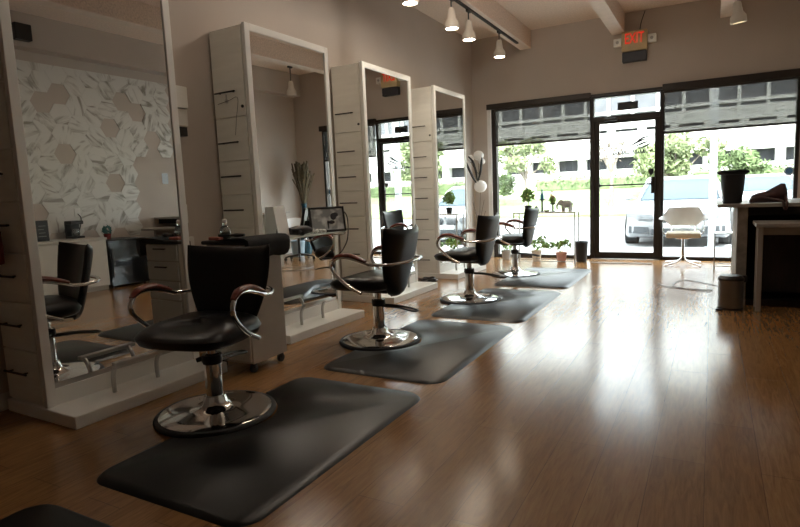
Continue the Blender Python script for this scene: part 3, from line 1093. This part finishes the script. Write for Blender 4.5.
t = thing('potted_plant', 'leafy green plant in a dark pot on the console table', 'plant', (-2.47, 8.62, zt))
B().lathe([(0, 0), (.042, 0), (.055, .10), (.048, .10), (.04, .085), (0, .085)]).build('pot', M_BLACK, t)
B().tube([(0, 0, .08), (.01, 0, .16), (0, .01, .24)], .005).build('stem', M_LEAF, t)
leaf_mesh('foliage', M_LEAF, t, [((0, 0, .26), (.09, .08, .10), 110), ((-.03, 0, .2), (.06, .05, .05), 40)], .055, rl)
t = thing('candle_holder', 'dark stemmed holder with a blue top on the console table', 'ornament', (-2.25, 8.60, zt))
B().lathe([(0, 0), (.045, 0), (.04, .008), (.014, .016), (.014, .17), (.05, .178), (.05, .188), (0, .188)]).build('stand', M_BLACK, t)
B().lathe([(0, .188), (.026, .188), (.026, .25), (.012, .28), (.008, .34), (0, .342)]).build('blue_candle', M_BLUEP, t)
t = thing('potted_plant', 'slender plant with pink blooms on a dark stand, console table', 'plant', (-2.09, 8.60, zt))
B().lathe([(0, 0), (.05, 0), (.045, .008), (.012, .016), (.012, .10), (.04, .115), (.04, .125), (0, .125)]).build('stand', M_BLACK, t)
leaf_mesh('foliage', M_LEAF, t, [((0, 0, .17), (.045, .04, .06), 60)], .045, rl)
fl = B()
for k in range(6):
    fl.ball((rl.uniform(-.03, .03), rl.uniform(-.03, .03), rl.uniform(.18, .30)), .014, sub=2)
fl.build('blooms', M_POTP, t)
t = thing('trinket_dish', 'small brown dish on the console table', 'dish', (-2.17, 8.55, zt))
B().lathe([(0, 0), (.03, 0), (.042, .025), (.036, .025), (.026, .006), (0, .006)]).build('dish', M_BARK, t)
# elephant figurine
el = thing('elephant_figurine', 'grey elephant figurine at the right end of the console table', 'figurine', (-1.885, 8.60, zt))
el.scale = (.86, .86, .86)
e = B()
e.ball((0, 0, .125), .085, (1.15, .75, .80), 3)
e.ball((-.095, 0, .150), .052, (1, .85, 1), 3)
e.tube([(-.13, 0, .145), (-.16, 0, .11), (-.165, 0, .06), (-.15, 0, .04)], .018, 10, 5, rads=[.024, .018, .013, .010])
for sx, sy in ((-.055, -.035), (-.055, .035), (.06, -.035), (.06, .035)):
    e.cyl((sx, sy, 0), (sx, sy, .10), .024, .028, 12)
e.tube([(.095, 0, .14), (.108, 0, .11), (.105, 0, .07)], .006, 6, 4)
e.build('body', M_ELE, el, 60)
for sy in (-1, 1):
    B().ball((-.075, sy * .048, .150), .038, (.8, .22, 1.05), 2).build('ear', M_ELE, el)


def pot_plant(label, x, y, pm, h, r, blobs):
    t = thing('potted_plant', label, 'plant', (x, y, 0), 0, 'potted plants under the console table')
    B().lathe([(0, 0), (r * .75, 0), (r, h * .8), (r * 1.08, h * .8), (r * 1.08, h), (r * .9, h), (r * .88, h * .9), (0, h * .9)]).build('pot', pm, t)
    B().lathe([(0, h * .88), (r * .86, h * .88), (0, h * .93)]).build('soil', M_SOIL, t)
    leaf_mesh('foliage', M_LEAF, t, [((dx, dy, h + dz), rr, n) for dx, dy, dz, rr, n in blobs], .06, rl)
    sb_ = B()
    for dx, dy, dz, rr, n in blobs:
        sb_.tube([(0, 0, h * .9), (dx * .4, dy * .4, h + dz * .5), (dx, dy, h + dz)], .004, 6, 4)
    sb_.build('stem', M_LEAF, t)
    return t


pot_plant('cream pot with a leafy plant on the floor behind the farthest chair', -2.42, 8.88, M_POTW, .16, .078, [(0.02, 0, .10, (.11, .08, .09), 45), (.1, 0, .16, (.06, .05, .06), 22)])
pot_plant('pink pot with a spreading plant on the floor under the console table', -2.00, 8.75, M_POTP, .15, .078, [(-.08, 0, .10, (.11, .07, .06), 34), (.08, 0, .14, (.1, .06, .06), 32), (-.22, 0, .10, (.08, .05, .04), 18)])
pot_plant('grey pot with a low plant on the floor left of the farthest chair', -2.93, 8.92, M_POTG, .15, .078, [(0, 0, .08, (.12, .08, .08), 45)])

wb = thing('waste_bin', 'black waste bin on the floor left of the door', 'bin', (-1.715, 8.80, 0))
B().lathe([(0, 0), (.075, 0), (.078, .006), (.098, .29), (.104, .295), (.104, .31), (.094, .31), (.072, .015), (0, .012)]).build('bin_body', M_BLACK, wb)
tag(B().box(-.42, .42, -.05, .05, 0, .008, .003).build('door_mat_strip', M_BARK, None, loc=(-1.14, 8.70, 0)), 'thin dark strip lying on the floor before the door', 'strip')

# floor arrangement of globes in the corner
ar = thing('globe_arrangement', 'tall white globes with black curved stems in the window corner', 'ornament', (-3.36, 8.86, 0))
B().lathe([(0, 0), (.07, 0), (.085, .10), (.06, .26), (.035, .34), (.045, .36), (.03, .36), (0, .30)]).build('floor_vase', M_PAPERW, ar)
for c, r in (((.03, 0, 1.20), .105), ((.0, .03, 1.70), .085), ((-.13, .0, 1.66), .060), ((.06, .02, 1.60), .055)):
    B().ball(c, r, (1, 1, .95), 3).build('globe', M_PAPERW, ar)
for pts in ([(0, -.10, 1.26), (-.06, -.10, 1.36), (-.14, -.09, 1.52), (-.17, -.08, 1.60)],
            [(0.02, -.10, 1.30), (.0, -.11, 1.45), (-.05, -.10, 1.60), (-.13, -.09, 1.69)],
            [(0.02, -.08, 1.28), (.07, -.09, 1.42), (.09, -.08, 1.58), (.10, -.08, 1.66)],
            [(-.19, -.05, 1.62), (-.20, -.05, 1.70), (-.19, -.05, 1.76)]):
    B().tube(pts, .017, 8, 6, rads=[.010] + [.020] * (len(pts) - 2) + [.009]).build('black_stem', M_BLACK, ar)
tg = B()
for dx, dz in ((-.10, .95), (.10, .98), (.04, 1.10), (-.06, .78), (.12, .80)):
    tg.tube([(0, 0, .34), (dx * .3, 0, dz * .7), (dx, -.02, dz)], .004, 6, 5)
tg.tube([(0, 0, .33), (.01, 0, .7), (.03, 0, 1.12)], .005, 6, 5)
tg.tube([(0.03, 0, 1.2), (.0, 0.02, 1.45), (0, .03, 1.64)], .005, 6, 5)
tg.tube([(0.0, 0.02, 1.4), (-.08, .0, 1.52), (-.13, .0, 1.62)], .005, 6, 5).tube([(0.0, 0.02, 1.4), (.04, .01, 1.5), (.06, .02, 1.57)], .005, 6, 5)
tg.build('twigs', M_BARK, ar)

# ---------------------------------------------------------------- white swivel armchair by the door
wc = thing('swivel_armchair', 'white shell armchair on a chrome star base by the window', 'chair', (-0.335, 8.72, 0), radians(2))
for k in range(4):
    a = radians(45 + 90 * k)
    B().tube([(0, 0, .15), (.06 * cos(a), .06 * sin(a), .06), (.18 * cos(a), .18 * sin(a), .03), (.31 * cos(a), .31 * sin(a), .010)], .010, 10, 6).build('leg', M_CHROME, wc)
B().cyl((0, 0, .10), (0, 0, .38), .020).cyl((0, 0, .36), (0, 0, .385), .09, .11).build('pedestal', M_CHROME, wc)
B().box(-.215, .215, -.22, .20, .385, .455, .028, 4).build('seat_cushion', M_CREAMC, wc)


def shell(sgn):
    def f(u, v):
        a = radians(-98 + 196 * u)
        wr = abs(2 * u - 1)
        sst = min(1, max(0, (wr - .42) / .25))
        z1 = .785 - .115 * sst * sst * (3 - 2 * sst) - .03 * max(0, (wr - .75) / .25)
        z0 = .535 - .01 * cos(a) + .085 * min(1, max(0, wr - .42) / .3)
        z = z0 + (z1 - z0) * v
        rr = .245 + .030 * v + .035 * max(0, wr - .5) / .5 + sgn * .009 * sqrt(max(0, 1 - abs(2 * v - 1) ** 6))
        return (rr * sin(a) * 1.0, rr * cos(a) * .92 + .02 * v - .0, z)
    return f


sh_ = B().grid(shell(1), 32, 8).grid(shell(-1), 32, 8)
sh_.build('shell_back', M_PAPERW, wc, 60)
for sx in (-1, 1):
    B().tube([(sx * .20, -.10, .43), (sx * .245, -.10, .46), (sx * .255, -.10, .60)], .008, 8, 5).tube([(sx * .16, .14, .43), (sx * .15, .19, .52), (sx * .15, .215, .60)], .008, 8, 5).build('strut', M_CHROME, wc)
# wire frame side table
wt = thing('side_table', 'open chrome frame side table between white armchair and counter', 'table', (0.145, 8.35, 0))
for x in (-.10, .10):
    for y in (-.13, .13):
        B().box(x - .007, x + .007, y - .007, y + .007, 0, .47).build('leg', M_STEEL, wt)
B().box(-.107, .107, -.137, .137, .462, .476, .002).build('table_top', M_STEEL, wt)
B().box(-.10, .10, -.136, -.124, .05, .06).box(-.10, .10, .124, .136, .05, .06).build('stretcher', M_STEEL, wt)

tag(B().tube([(-.52, 7.02, .006), (-.40, 6.78, .006), (-.15, 6.70, .006), (.02, 6.72, .006), (-.05, 6.62, .006), (-.35, 6.85, .0065), (-.25, 7.30, .006), (.10, 6.95, .006), (.17, 6.90, .006)], .0035, 8, 10).build('floor_cable', M_PEWTER),
    'grey cable loosely coiled on the bright floor before the counter', 'cable')

# ---------------------------------------------------------------- reception counter, its table and the can
ct = thing('reception_counter', 'dark reception counter with a pale top at the right edge', 'counter', (0, 0, 0))
B().box(0.045, 1.66, 5.90, 7.15, .895, .925, .004).build('counter_top', M_COUNTERW, ct)
B().box(0.205, 0.288, 5.95, 7.10, 0, .895, .006).build('end_panel', M_STONE, ct)
B().box(0.288, 1.66, 6.35, 6.40, 0, .895).build('back_panel', M_COUNTERB, ct)
B().box(0.288, 1.66, 5.98, 6.35, .82, .895, .004).build('apron', M_COUNTERB, ct)
B().box(0.288, 1.66, 5.98, 6.35, .0, .06, .004).build('plinth', M_COUNTERB, ct)
dk = thing('desk', 'pale desk in front of the dark reception counter', 'desk', (0, 0, 0))
B().box(.325, 1.45, 5.50, 5.955, .745, .775, .004).build('desk_top', M_COUNTERW, dk)
B().box(.35, 1.42, 5.72, 5.74, .665, .745).build('apron', M_COUNTERW, dk)
for x, y in ((.352, 5.72), (1.38, 5.72), (.352, 5.92), (1.38, 5.92)):
    B().box(x, x + .04, y - .02, y + .02, 0, .745, .003).build('leg', M_COUNTERW, dk)
B().box(.40, 1.38, 5.925, 5.94, .15, .745).build('modesty_panel', M_COUNTERB, dk)

can = thing('pedal_bin', 'round steel pedal bin on the floor beside the counter end', 'bin', (0.165, 5.76, 0))
B().lathe([(0, .02), (.100, .02), (.100, .265), (0, .265)], seg=32).build('bin_body', mat('dark_steel', (.22, .21, .20), .32, 1.0, noise=.06, nscale=8), can)
B().lathe([(0, 0), (.103, 0), (.103, .022), (0, .022)], seg=32).build('bin_base', M_BLACK, can)
B().lathe([(0, .265), (.104, .265), (.104, .282), (.085, .305), (0, .312)], seg=32).build('lid', M_DARKM, can)
B().box(-.115, -.06, -.115, -.06, .005, .018, .004).box(.08, .125, .02, .06, .24, .30, .008).build('pedal', M_BLACK, can)

bb_ = thing('bin_liner_bucket', 'tall black bucket with a crinkled liner on the counter top', 'bucket', (0.165, 6.12, .9255))
rl2 = random.Random(4)
bk = B()
segs = 26
rings = []
for z, r in ((0, .072), (.01, .078), (.09, .086), (.18, .094), (.262, .100), (.264, .112), (.305, .116), (.306, .100), (.20, .092), (.03, .07)):
    rings.append([(r * (1 + rl2.uniform(-.05, .05) * (1 if z > .02 else .3)) * cos(2 * pi * k / segs), r * (1 + rl2.uniform(-.05, .05)) * sin(2 * pi * k / segs), z) for k in range(segs)])
bk.loft(rings).build('bucket', M_BLACK, bb_, 25)
B().tube([(.118 * cos(a), .118 * sin(a), .288 + .004 * sin(5 * a)) for a in [2 * pi * k / 16 for k in range(16)]], .012, 8, 3, closed=True).build('liner_rim', M_BLACKCL, bb_)
bgx = thing('handbag', 'slumped dark burgundy bag on the counter top', 'bag', (0.455, 6.08, .926), radians(4))
bd = B()
rings = []
for x, h, d in ((-.155, .03, .03), (-.14, .058, .06), (-.09, .075, .075), (-.03, .085, .08), (.03, .115, .085), (.08, .140, .085), (.11, .138, .075), (.128, .09, .05), (.134, .04, .02)):
    h *= 1.2
    rings.append([(x, d * cos(2 * pi * k / 16), h / 2 + h / 2 * sin(2 * pi * k / 16) * (1 if sin(2 * pi * k / 16) > 0 else 1)) for k in range(16)])
bd.loft(rings).build('bag_body', M_BURG, bgx, 60)
B().tube([(-.10, -.05, .06), (-.02, -.09, .04), (.05, -.13, .025), (.07, -.20, .010), (.075, -.212, -.03), (.09, -.212, -.05), (.10, -.207, .00), (.10, -.13, .03), (.11, -.05, .07)], .010, 8, 6).build('strap', M_BURG, bgx)

# ---------------------------------------------------------------- right side, seen in the mirrors
cb = thing('low_cabinet', 'low white cabinet before the marble wall, seen in the first mirror', 'cabinet', (1.06, 3.98, 0))
B().box(.02, .61, -.85, .72, .06, .685).box(.06, .61, -.85, .72, 0, .06).build('cabinet_body', M_CABW, cb)
B().box(0, .625, -.87, .73, .685, .715, .004).build('worktop', M_CABW, cb)
for i, (y0, y1) in enumerate(((-.84, -.42), (-.41, .06), (.10, .71))):
    d = B().box(0, .02, y0, y1, .065, .675, .004).build('door', M_CABW, cb)
    B().cyl((0, y0 + .05, .50), (-.03, y0 + .05, .50), .010, seg=12).build('knob', M_DARKM, d)
fg = thing('mini_fridge', 'small black glass-door fridge beside the low white cabinet', 'fridge', (1.06, 5.02, 0))
B().box(.03, .60, -.30, .30, .02, .665, .008).build('fridge_body', M_BLACK, fg)
fd = B().box(0, .028, -.30, .30, .03, .66, .006).build('door', mat('black_glass', (.012, .013, .015), .08, noise=.05), fg)
B().box(-.015, .0, -.28, -.262, .15, .55, .004).build('handle', M_DARKM, fd)
for x in (.08, .55):
    for y in (-.25, .25):
        B().cyl((x, y, 0), (x, y, .022), .02, seg=12).build('foot', M_BLACK, fg)
s_ = thing('framed_sign', 'small black framed sign on the low white cabinet', 'sign', (1.45, 4.08, .7155))
B().box(0, .025, -.085, .085, 0, .27, .004).build('frame', M_BLACK, s_)
wl = B()
for k in range(4):
    wl.box(-.002, 0, -.05 + .01 * (k % 2), .05 - .012 * (k % 3), .06 + .045 * k, .066 + .045 * k)
wl.build('written_lines', M_POTG, s_)
cf = thing('coffee_maker', 'small dark coffee maker with a glass jug on the white cabinet', 'coffee maker', (1.40, 4.52, .7155))
B().box(0, .16, -.09, .09, 0, .03, .006).box(.11, .16, -.09, .09, .03, .22, .006).box(0, .16, -.09, .09, .19, .24, .01).build('machine_body', M_BLACK, cf)
B().lathe([(0, .03), (.045, .03), (.055, .07), (.04, .13), (.035, .13), (.05, .07), (0, .035)], (.06, 0, 0)).build('jug', M_CLEAR, cf)
tag(B().tube([(1.685, 4.70, 1.05), (1.64, 4.72, .98), (1.62, 4.68, .85), (1.58, 4.60, .735)], .007, 8, 6).build('power_lead', M_BLACK), 'black cord from the wall outlet down to the coffee maker', 'cord')
ou = tag(B().box(1.676, 1.689, 4.66, 4.74, 1.0, 1.12, .003).build('wall_outlet', M_PAPERW), 'white outlet on the marble wall above the coffee maker', 'outlet')
tp = thing('flower_pot', 'red pot of small teal flowers on top of the black fridge', 'plant', (1.38, 4.92, .6655))
B().lathe([(0, 0), (.04, 0), (.05, .08), (.042, .08), (0, .07)]).build('pot', M_REDCL, tp)
leaf_mesh('foliage', mat('teal_leaf', (.06, .22, .20), .6, noise=.3), tp, [((0, 0, .13), (.06, .06, .06), 70)], .04, rl)
sp = tag(B().box(1.40, 1.50, 4.02, 4.22, 3.24, 3.44, .01).build('wall_speaker', M_BLACK), 'dark square speaker high on the right wall, seen in the first mirror', 'speaker')
tag(B().box(1.672, 1.70, 6.14, 6.24, 1.45, 1.62, .006).build('thermostat', emit('thermostat_screen', (.9, .95, .9), .25)), 'small bright thermostat on the wall right of the marble', 'thermostat')

vs = thing('floor_vase', 'tall blue glass floor vase with dried reeds in the corner', 'vase', (1.22, 8.80, 0))
B().lathe([(0, 0), (.09, 0), (.115, .06), (.12, .30), (.085, .52), (.055, .75), (.048, .95), (.060, 1.02), (.05, 1.02), (.04, .95), (0, .90)]).build('vase_body', M_BLUEGL, vs)
rd = B()
rr_ = random.Random(21)
for k in range(80):
    a, s0 = rr_.uniform(0, 2 * pi), rr_.uniform(.04, .24)
    h = rr_.uniform(1.45, 1.86)
    x, y = s0 * cos(a), s0 * sin(a)
    rd.tube([(x * .1, y * .1, .9), (x * .45, y * .45, 1.25), (x, y, h)], .006, 5, 4, rads=[.004, .006, .014])
rd.build('dried_reeds', M_REED, vs)
dc = thing('desk_chair', 'white shell desk chair with a black wheeled star base by the vase', 'chair', (0.66, 7.98, 0), radians(-60))
for k in range(5):
    a = 2 * pi * k / 5
    lg_ = B().tube([(0, 0, .10), (.15 * cos(a), .15 * sin(a), .085), (.27 * cos(a), .27 * sin(a), .065)], .018, 8, 4, rads=[.024, .018, .013]).build('leg', M_BLACK, dc)
    B().cyl((.27 * cos(a) - .012 * sin(a), .27 * sin(a) + .012 * cos(a), .028), (.27 * cos(a) + .012 * sin(a), .27 * sin(a) - .012 * cos(a), .028), .028, seg=14).box(.27 * cos(a) - .008, .27 * cos(a) + .008, .27 * sin(a) - .008, .27 * sin(a) + .008, .03, .07).build('caster', M_BLACK, lg_)
B().cyl((0, 0, .08), (0, 0, .42), .024).build('pedestal', M_BLACK, dc)
sd_ = B().grid(lambda u, v: ((.21 + .04 * v) * sin(radians(-120 + 240 * u)), (.21 + .04 * v) * cos(radians(-120 + 240 * u)), .43 + (.34 - .20 * abs(2 * u - 1) ** 2) * v), 30, 8)
sd_.lathe([(0, .42), (.20, .42), (.215, .44), (.20, .455), (0, .455)])
sd_.build('shell', M_PAPERW, dc, 60)
tag(B().lathe([(0, 0), (.11, 0), (.14, .30), (.145, .31), (.135, .31), (.105, .01), (0, .008)]).build('waste_basket', M_PALEBL, None, loc=(1.10, 8.42, 0)), 'pale blue waste basket near the vase, seen in the second mirror', 'basket')

# ================================================================ outdoors
GZ = -0.15
struct(B().box(-14, 16, 9.36, 11.2, -.4, -.02).build('sidewalk', M_WALK))
struct(B().box(-60, 70, 11.2, 24.0, -.6, GZ).build('parking_lot', M_LOT))
lw = B()
lw.loft([[(x, 24.0, GZ - .3), (x, 24.0, GZ + .10), (x, 26.5, .45), (x, 30, .95), (x, 60, 1.1), (x, 60, GZ - .3)] for x in (-60, 70)])
struct(lw.build('lawn', M_GRASS))

# office building across the lot
ob_ = thing('office_building', 'white office building with dark window bands across the parking lot', 'building', (0, 45, 1.0))
BX0, BX1 = -30, 36
wb_ = B()
wb_.box(BX0, BX1, .9, 8, 0, 12)
for z0, z1 in ((0, 1.22), (2.08, 3.90), (4.10, 4.98), (8.1, 12)):
    wb_.box(BX0, BX1, 0, .92, z0, z1)
x = BX0
k = 0
while x <= BX1:
    wb_.box(x, x + .55, -.02, .9, 0, 4.10)
    x += 2.1
wb_.build('wall', M_BUILD, ob_)
x = BX0 + .55
while x < BX1 - 2:
    B().box(x, x + 1.55, .75, .85, 1.22, 2.08).build('window', M_BWIN2, ob_)
    B().box(x, x + 1.55, .45, .55, 3.90, 4.10).build('window', M_BWIN2, ob_)  # dark strip drawn in place of the shadow line under the soffit
    x += 2.1
x = BX0 + .2
mu = B()
while x < BX1 - 2:
    B().box(x, x + 1.42, .16, .26, 4.98, 8.1).build('window', M_BWIN, ob_)
    mu.box(x + 1.42, x + 1.65, .0, .3, 4.98, 8.1)
    x += 1.65
mu.box(BX0, BX1, -.05, .12, 5.20, 5.42)
mu.build('mullions', M_BUILD, ob_)


def tree(label, x, y, z, trunk, blobs, lm, size, seed, name='tree', grp='trees across the lot'):
    t = thing(name, label, 'tree', (x, y, z), 0, grp)
    b = B()
    b.tube([(0, 0, -.15), (.03, 0, trunk * .5), (0, 0, trunk)], .08, 8, 4, rads=[.10, .075, .055])
    for c, r, n in blobs:
        b.tube([(0, 0, trunk * .85), (c[0] * .5, c[1] * .5, (trunk + c[2]) * .5), c], .03, 6, 4, rads=[.045, .03, .012])
    b.build('trunk', M_BARK, t)
    leaf_mesh('crown', lm, t, blobs, size, random.Random(seed))
    return t


def cloud(n, rx, rz, zc, cnt, rs_, seed):
    r = random.Random(seed)
    return [((r.uniform(-rx, rx), r.uniform(-rx * .6, rx * .6), zc + r.uniform(-rz, rz)), (rs_ * r.uniform(.7, 1.2),) * 2 + (rs_ * r.uniform(.6, .9),), cnt) for _ in range(n)]


tree('small pale tree on the lawn behind the left window', -7.35, 25.2, .25, 1.45, cloud(9, .95, .55, 2.25, 130, .5, 1), M_TREE2, .17, 31)
tree('small round tree at the far left edge of the left window', -9.3, 26.5, .45, 0.6, cloud(6, .6, .3, 1.0, 160, .5, 2), M_TREE, .16, 32)
tree('bare-looking slender tree seen through the left of the door', -3.75, 25.5, .3, 1.5, cloud(7, .6, .5, 2.2, 32, .4, 3), M_BARK, .12, 33)
tree('broad green tree behind the parked white car', -1.3, 26.5, .45, .8, cloud(14, 1.35, .65, 1.7, 230, .62, 4), M_TREE2, .18, 34)
tree('bushy green tree to the right of the pale post', 0.75, 26.3, .42, .5, cloud(9, .75, .45, 1.15, 190, .5, 5), M_TREE, .17, 35)
tree('round green tree seen only in the mirrors, far right of the lot', 7.5, 26.5, .45, 1.2, cloud(12, 1.4, .8, 2.4, 230, .8, 6), M_TREE2, .2, 36)
tree('tall leafy tree seen only in the mirrors, right of the lot', 13.5, 27, .45, 1.4, cloud(12, 1.6, .9, 2.7, 220, .9, 7), M_TREE, .2, 37)
tree('wide leafy tree seen only in the mirrors, farthest right', 20, 27, .45, 1.4, cloud(12, 1.8, .9, 2.7, 220, .9, 8), M_TREE2, .2, 38)


def hedge(label, x0, x1, y, z0, z1, n, seed):
    r = random.Random(seed)
    t = thing('hedge', label, 'hedge', ((x0 + x1) / 2, y, z0), 0, 'hedges before the office building')
    h = (x1 - x0) / 2
    B().box(-h + .1, h - .1, -.32, .32, 0, z1 - z0 - .12, .08).build('branches', M_HEDGE, t)
    k = max(2, int((x1 - x0) / .8))
    bl = [((-h + (i + .5) * 2 * h / k, 0, (z1 - z0) * .55), (.62, .48, (z1 - z0) * .55), n) for i in range(k)]
    leaf_mesh('leaves', M_HEDGE, t, bl, .13, r)
    return t


hedge('clipped hedge behind the lawn in the left window and door', -8.2, -1.4, 30.2, .90, 1.60, 170, 41)
hedge('clipped hedge seen over the counter at the right window', -0.9, 9.0, 30.2, .90, 1.68, 170, 42)
hedge('clipped hedge seen only in the mirrors', 9.6, 26, 30.2, .9, 1.65, 90, 43)

# pale steel post on the walk
po = thing('canopy_post', 'pale square steel post standing outside the right window', 'post', (0.01, 11.0, -.02))
B().box(-.055, .055, -.055, .055, 0, 3.6, .006).build('shaft', M_POST, po)
B().box(-.11, .11, -.11, .11, 0, .02, .003).build('base_plate', M_POST, po)


# parked cars
def car(label, x, y, paint, rz=0.0):
    t = thing('car', label, 'car', (x, y, GZ), rz, 'parked cars')

    def sec(yy, hw, z0, z1, tw=None, r=.10):
        tw = hw if tw is None else tw
        pts = []
        for cx, cz, a0, sx in ((hw, z0, -90, 1), (tw, z1, 0, 1), (-tw, z1, 90, -1), (-hw, z0, 180, -1)):
            rr = min(r, (z1 - z0) * .45)
            ox = cx - sx * rr
            oz = cz + (rr if a0 in (-90, 180) else -rr)
            for k in range(5):
                a = radians(a0 + 90 * k / 4)
                pts.append((ox + rr * cos(a), yy, oz + rr * sin(a)))
        return pts
    b = B().loft([sec(0.02, .62, .34, .60), sec(.06, .80, .22, .68), sec(.25, .94, .18, .745, .90), sec(.7, .99, .18, .82, .93), sec(1.35, 1.0, .18, .93, .92),
                  sec(2.2, 1.0, .18, .97, .92), sec(3.4, 1.0, .18, .98, .92), sec(4.3, .97, .22, .96, .88), sec(4.7, .88, .30, .90, .80), sec(4.82, .7, .4, .75)])
    b.build('body', paint, t, 50)
    g = B().loft([sec(1.22, .80, .86, .93, .76, .03), sec(1.95, .88, .90, 1.33, .64, .08), sec(2.4, .88, .90, 1.395, .62, .08), sec(3.2, .88, .90, 1.375, .62, .08), sec(4.15, .80, .90, .99, .70, .03)])
    g.build('cabin_glass', M_CARGL, t, 50)
    B().loft([sec(1.97, .655, 1.32, 1.36, .60, .015), sec(2.4, .66, 1.36, 1.418, .59, .02), sec(3.2, .655, 1.345, 1.40, .59, .02), sec(3.45, .64, 1.29, 1.33, .60, .015)]).build('roof', paint, t, 50)
    pl_ = B()
    for sx in (-1, 1):
        pl_.tube([(sx * .79, 1.25, .93), (sx * .68, 1.95, 1.335), (sx * .65, 2.4, 1.39)], .03, 8, 4)
        pl_.tube([(sx * .66, 3.2, 1.375), (sx * .74, 4.1, 1.0)], .05, 8, 2)
        pl_.tube([(sx * .885, 2.7, .95), (sx * .655, 2.7, 1.38)], .035, 8, 2)
    pl_.build('pillars', paint, t)
    for sx in (-1, 1):
        B().loft([[(sx * .40, -.03, .565), (sx * .40, -.03, .655), (sx * .40, .10, .67), (sx * .40, .10, .56)],
                  [(sx * .70, .00, .575), (sx * .70, .00, .685), (sx * .70, .15, .70), (sx * .70, .15, .565)],
                  [(sx * .90, .12, .62), (sx * .90, .12, .70), (sx * .90, .28, .71), (sx * .90, .28, .61)]]).build('headlight', M_HEADL, t)
        B().ball((sx * .19, .01, .585), .15, (1.1, .35, .75), 3).build('kidney_grille', M_CARDK, t)
        B().loft([[(sx * .48, -.03, .27), (sx * .48, -.03, .41), (sx * .48, .10, .41), (sx * .48, .10, .27)],
                  [(sx * .86, .08, .29), (sx * .86, .08, .43), (sx * .86, .22, .43), (sx * .86, .22, .29)]]).build('side_intake', M_CARDK, t)
        mr = B().ball((sx * 1.06, 1.62, .98), .10, (1.05, .7, .75), 2).tube([(sx * .90, 1.66, .95), (sx * 1.02, 1.64, .96)], .02, 6, 2)
        mr.build('wing_mirror', paint, t)
    B().box(-.44, .44, -.02, .10, .255, .37, .02).build('lower_intake', M_CARDK, t)
    B().box(-.26, .26, -.018, .0, .39, .49, .004).build('number_plate', M_PAPERW, t)
    em = B().cyl((0, .05, .715), (0, -.02, .70), .04, seg=20).build('hood_emblem', M_CHROME, t)
    for sx in (-1, 1):
        for yy in (.92, 3.85):
            wl_ = B().cyl((sx * .76, yy, .33), (sx * 1.005, yy, .33), .33, seg=28).build('wheel', M_TYRE, t)
            B().cyl((sx * .99, yy, .33), (sx * 1.012, yy, .33), .21, seg=24).build('rim', M_STEEL, wl_)
    return t


car('white car parked nose-in outside the door', -.62, 12.35, M_CARW)
car('silver car parked farther away, seen above the bag on the counter', 1.50, 19.6, M_CARS)
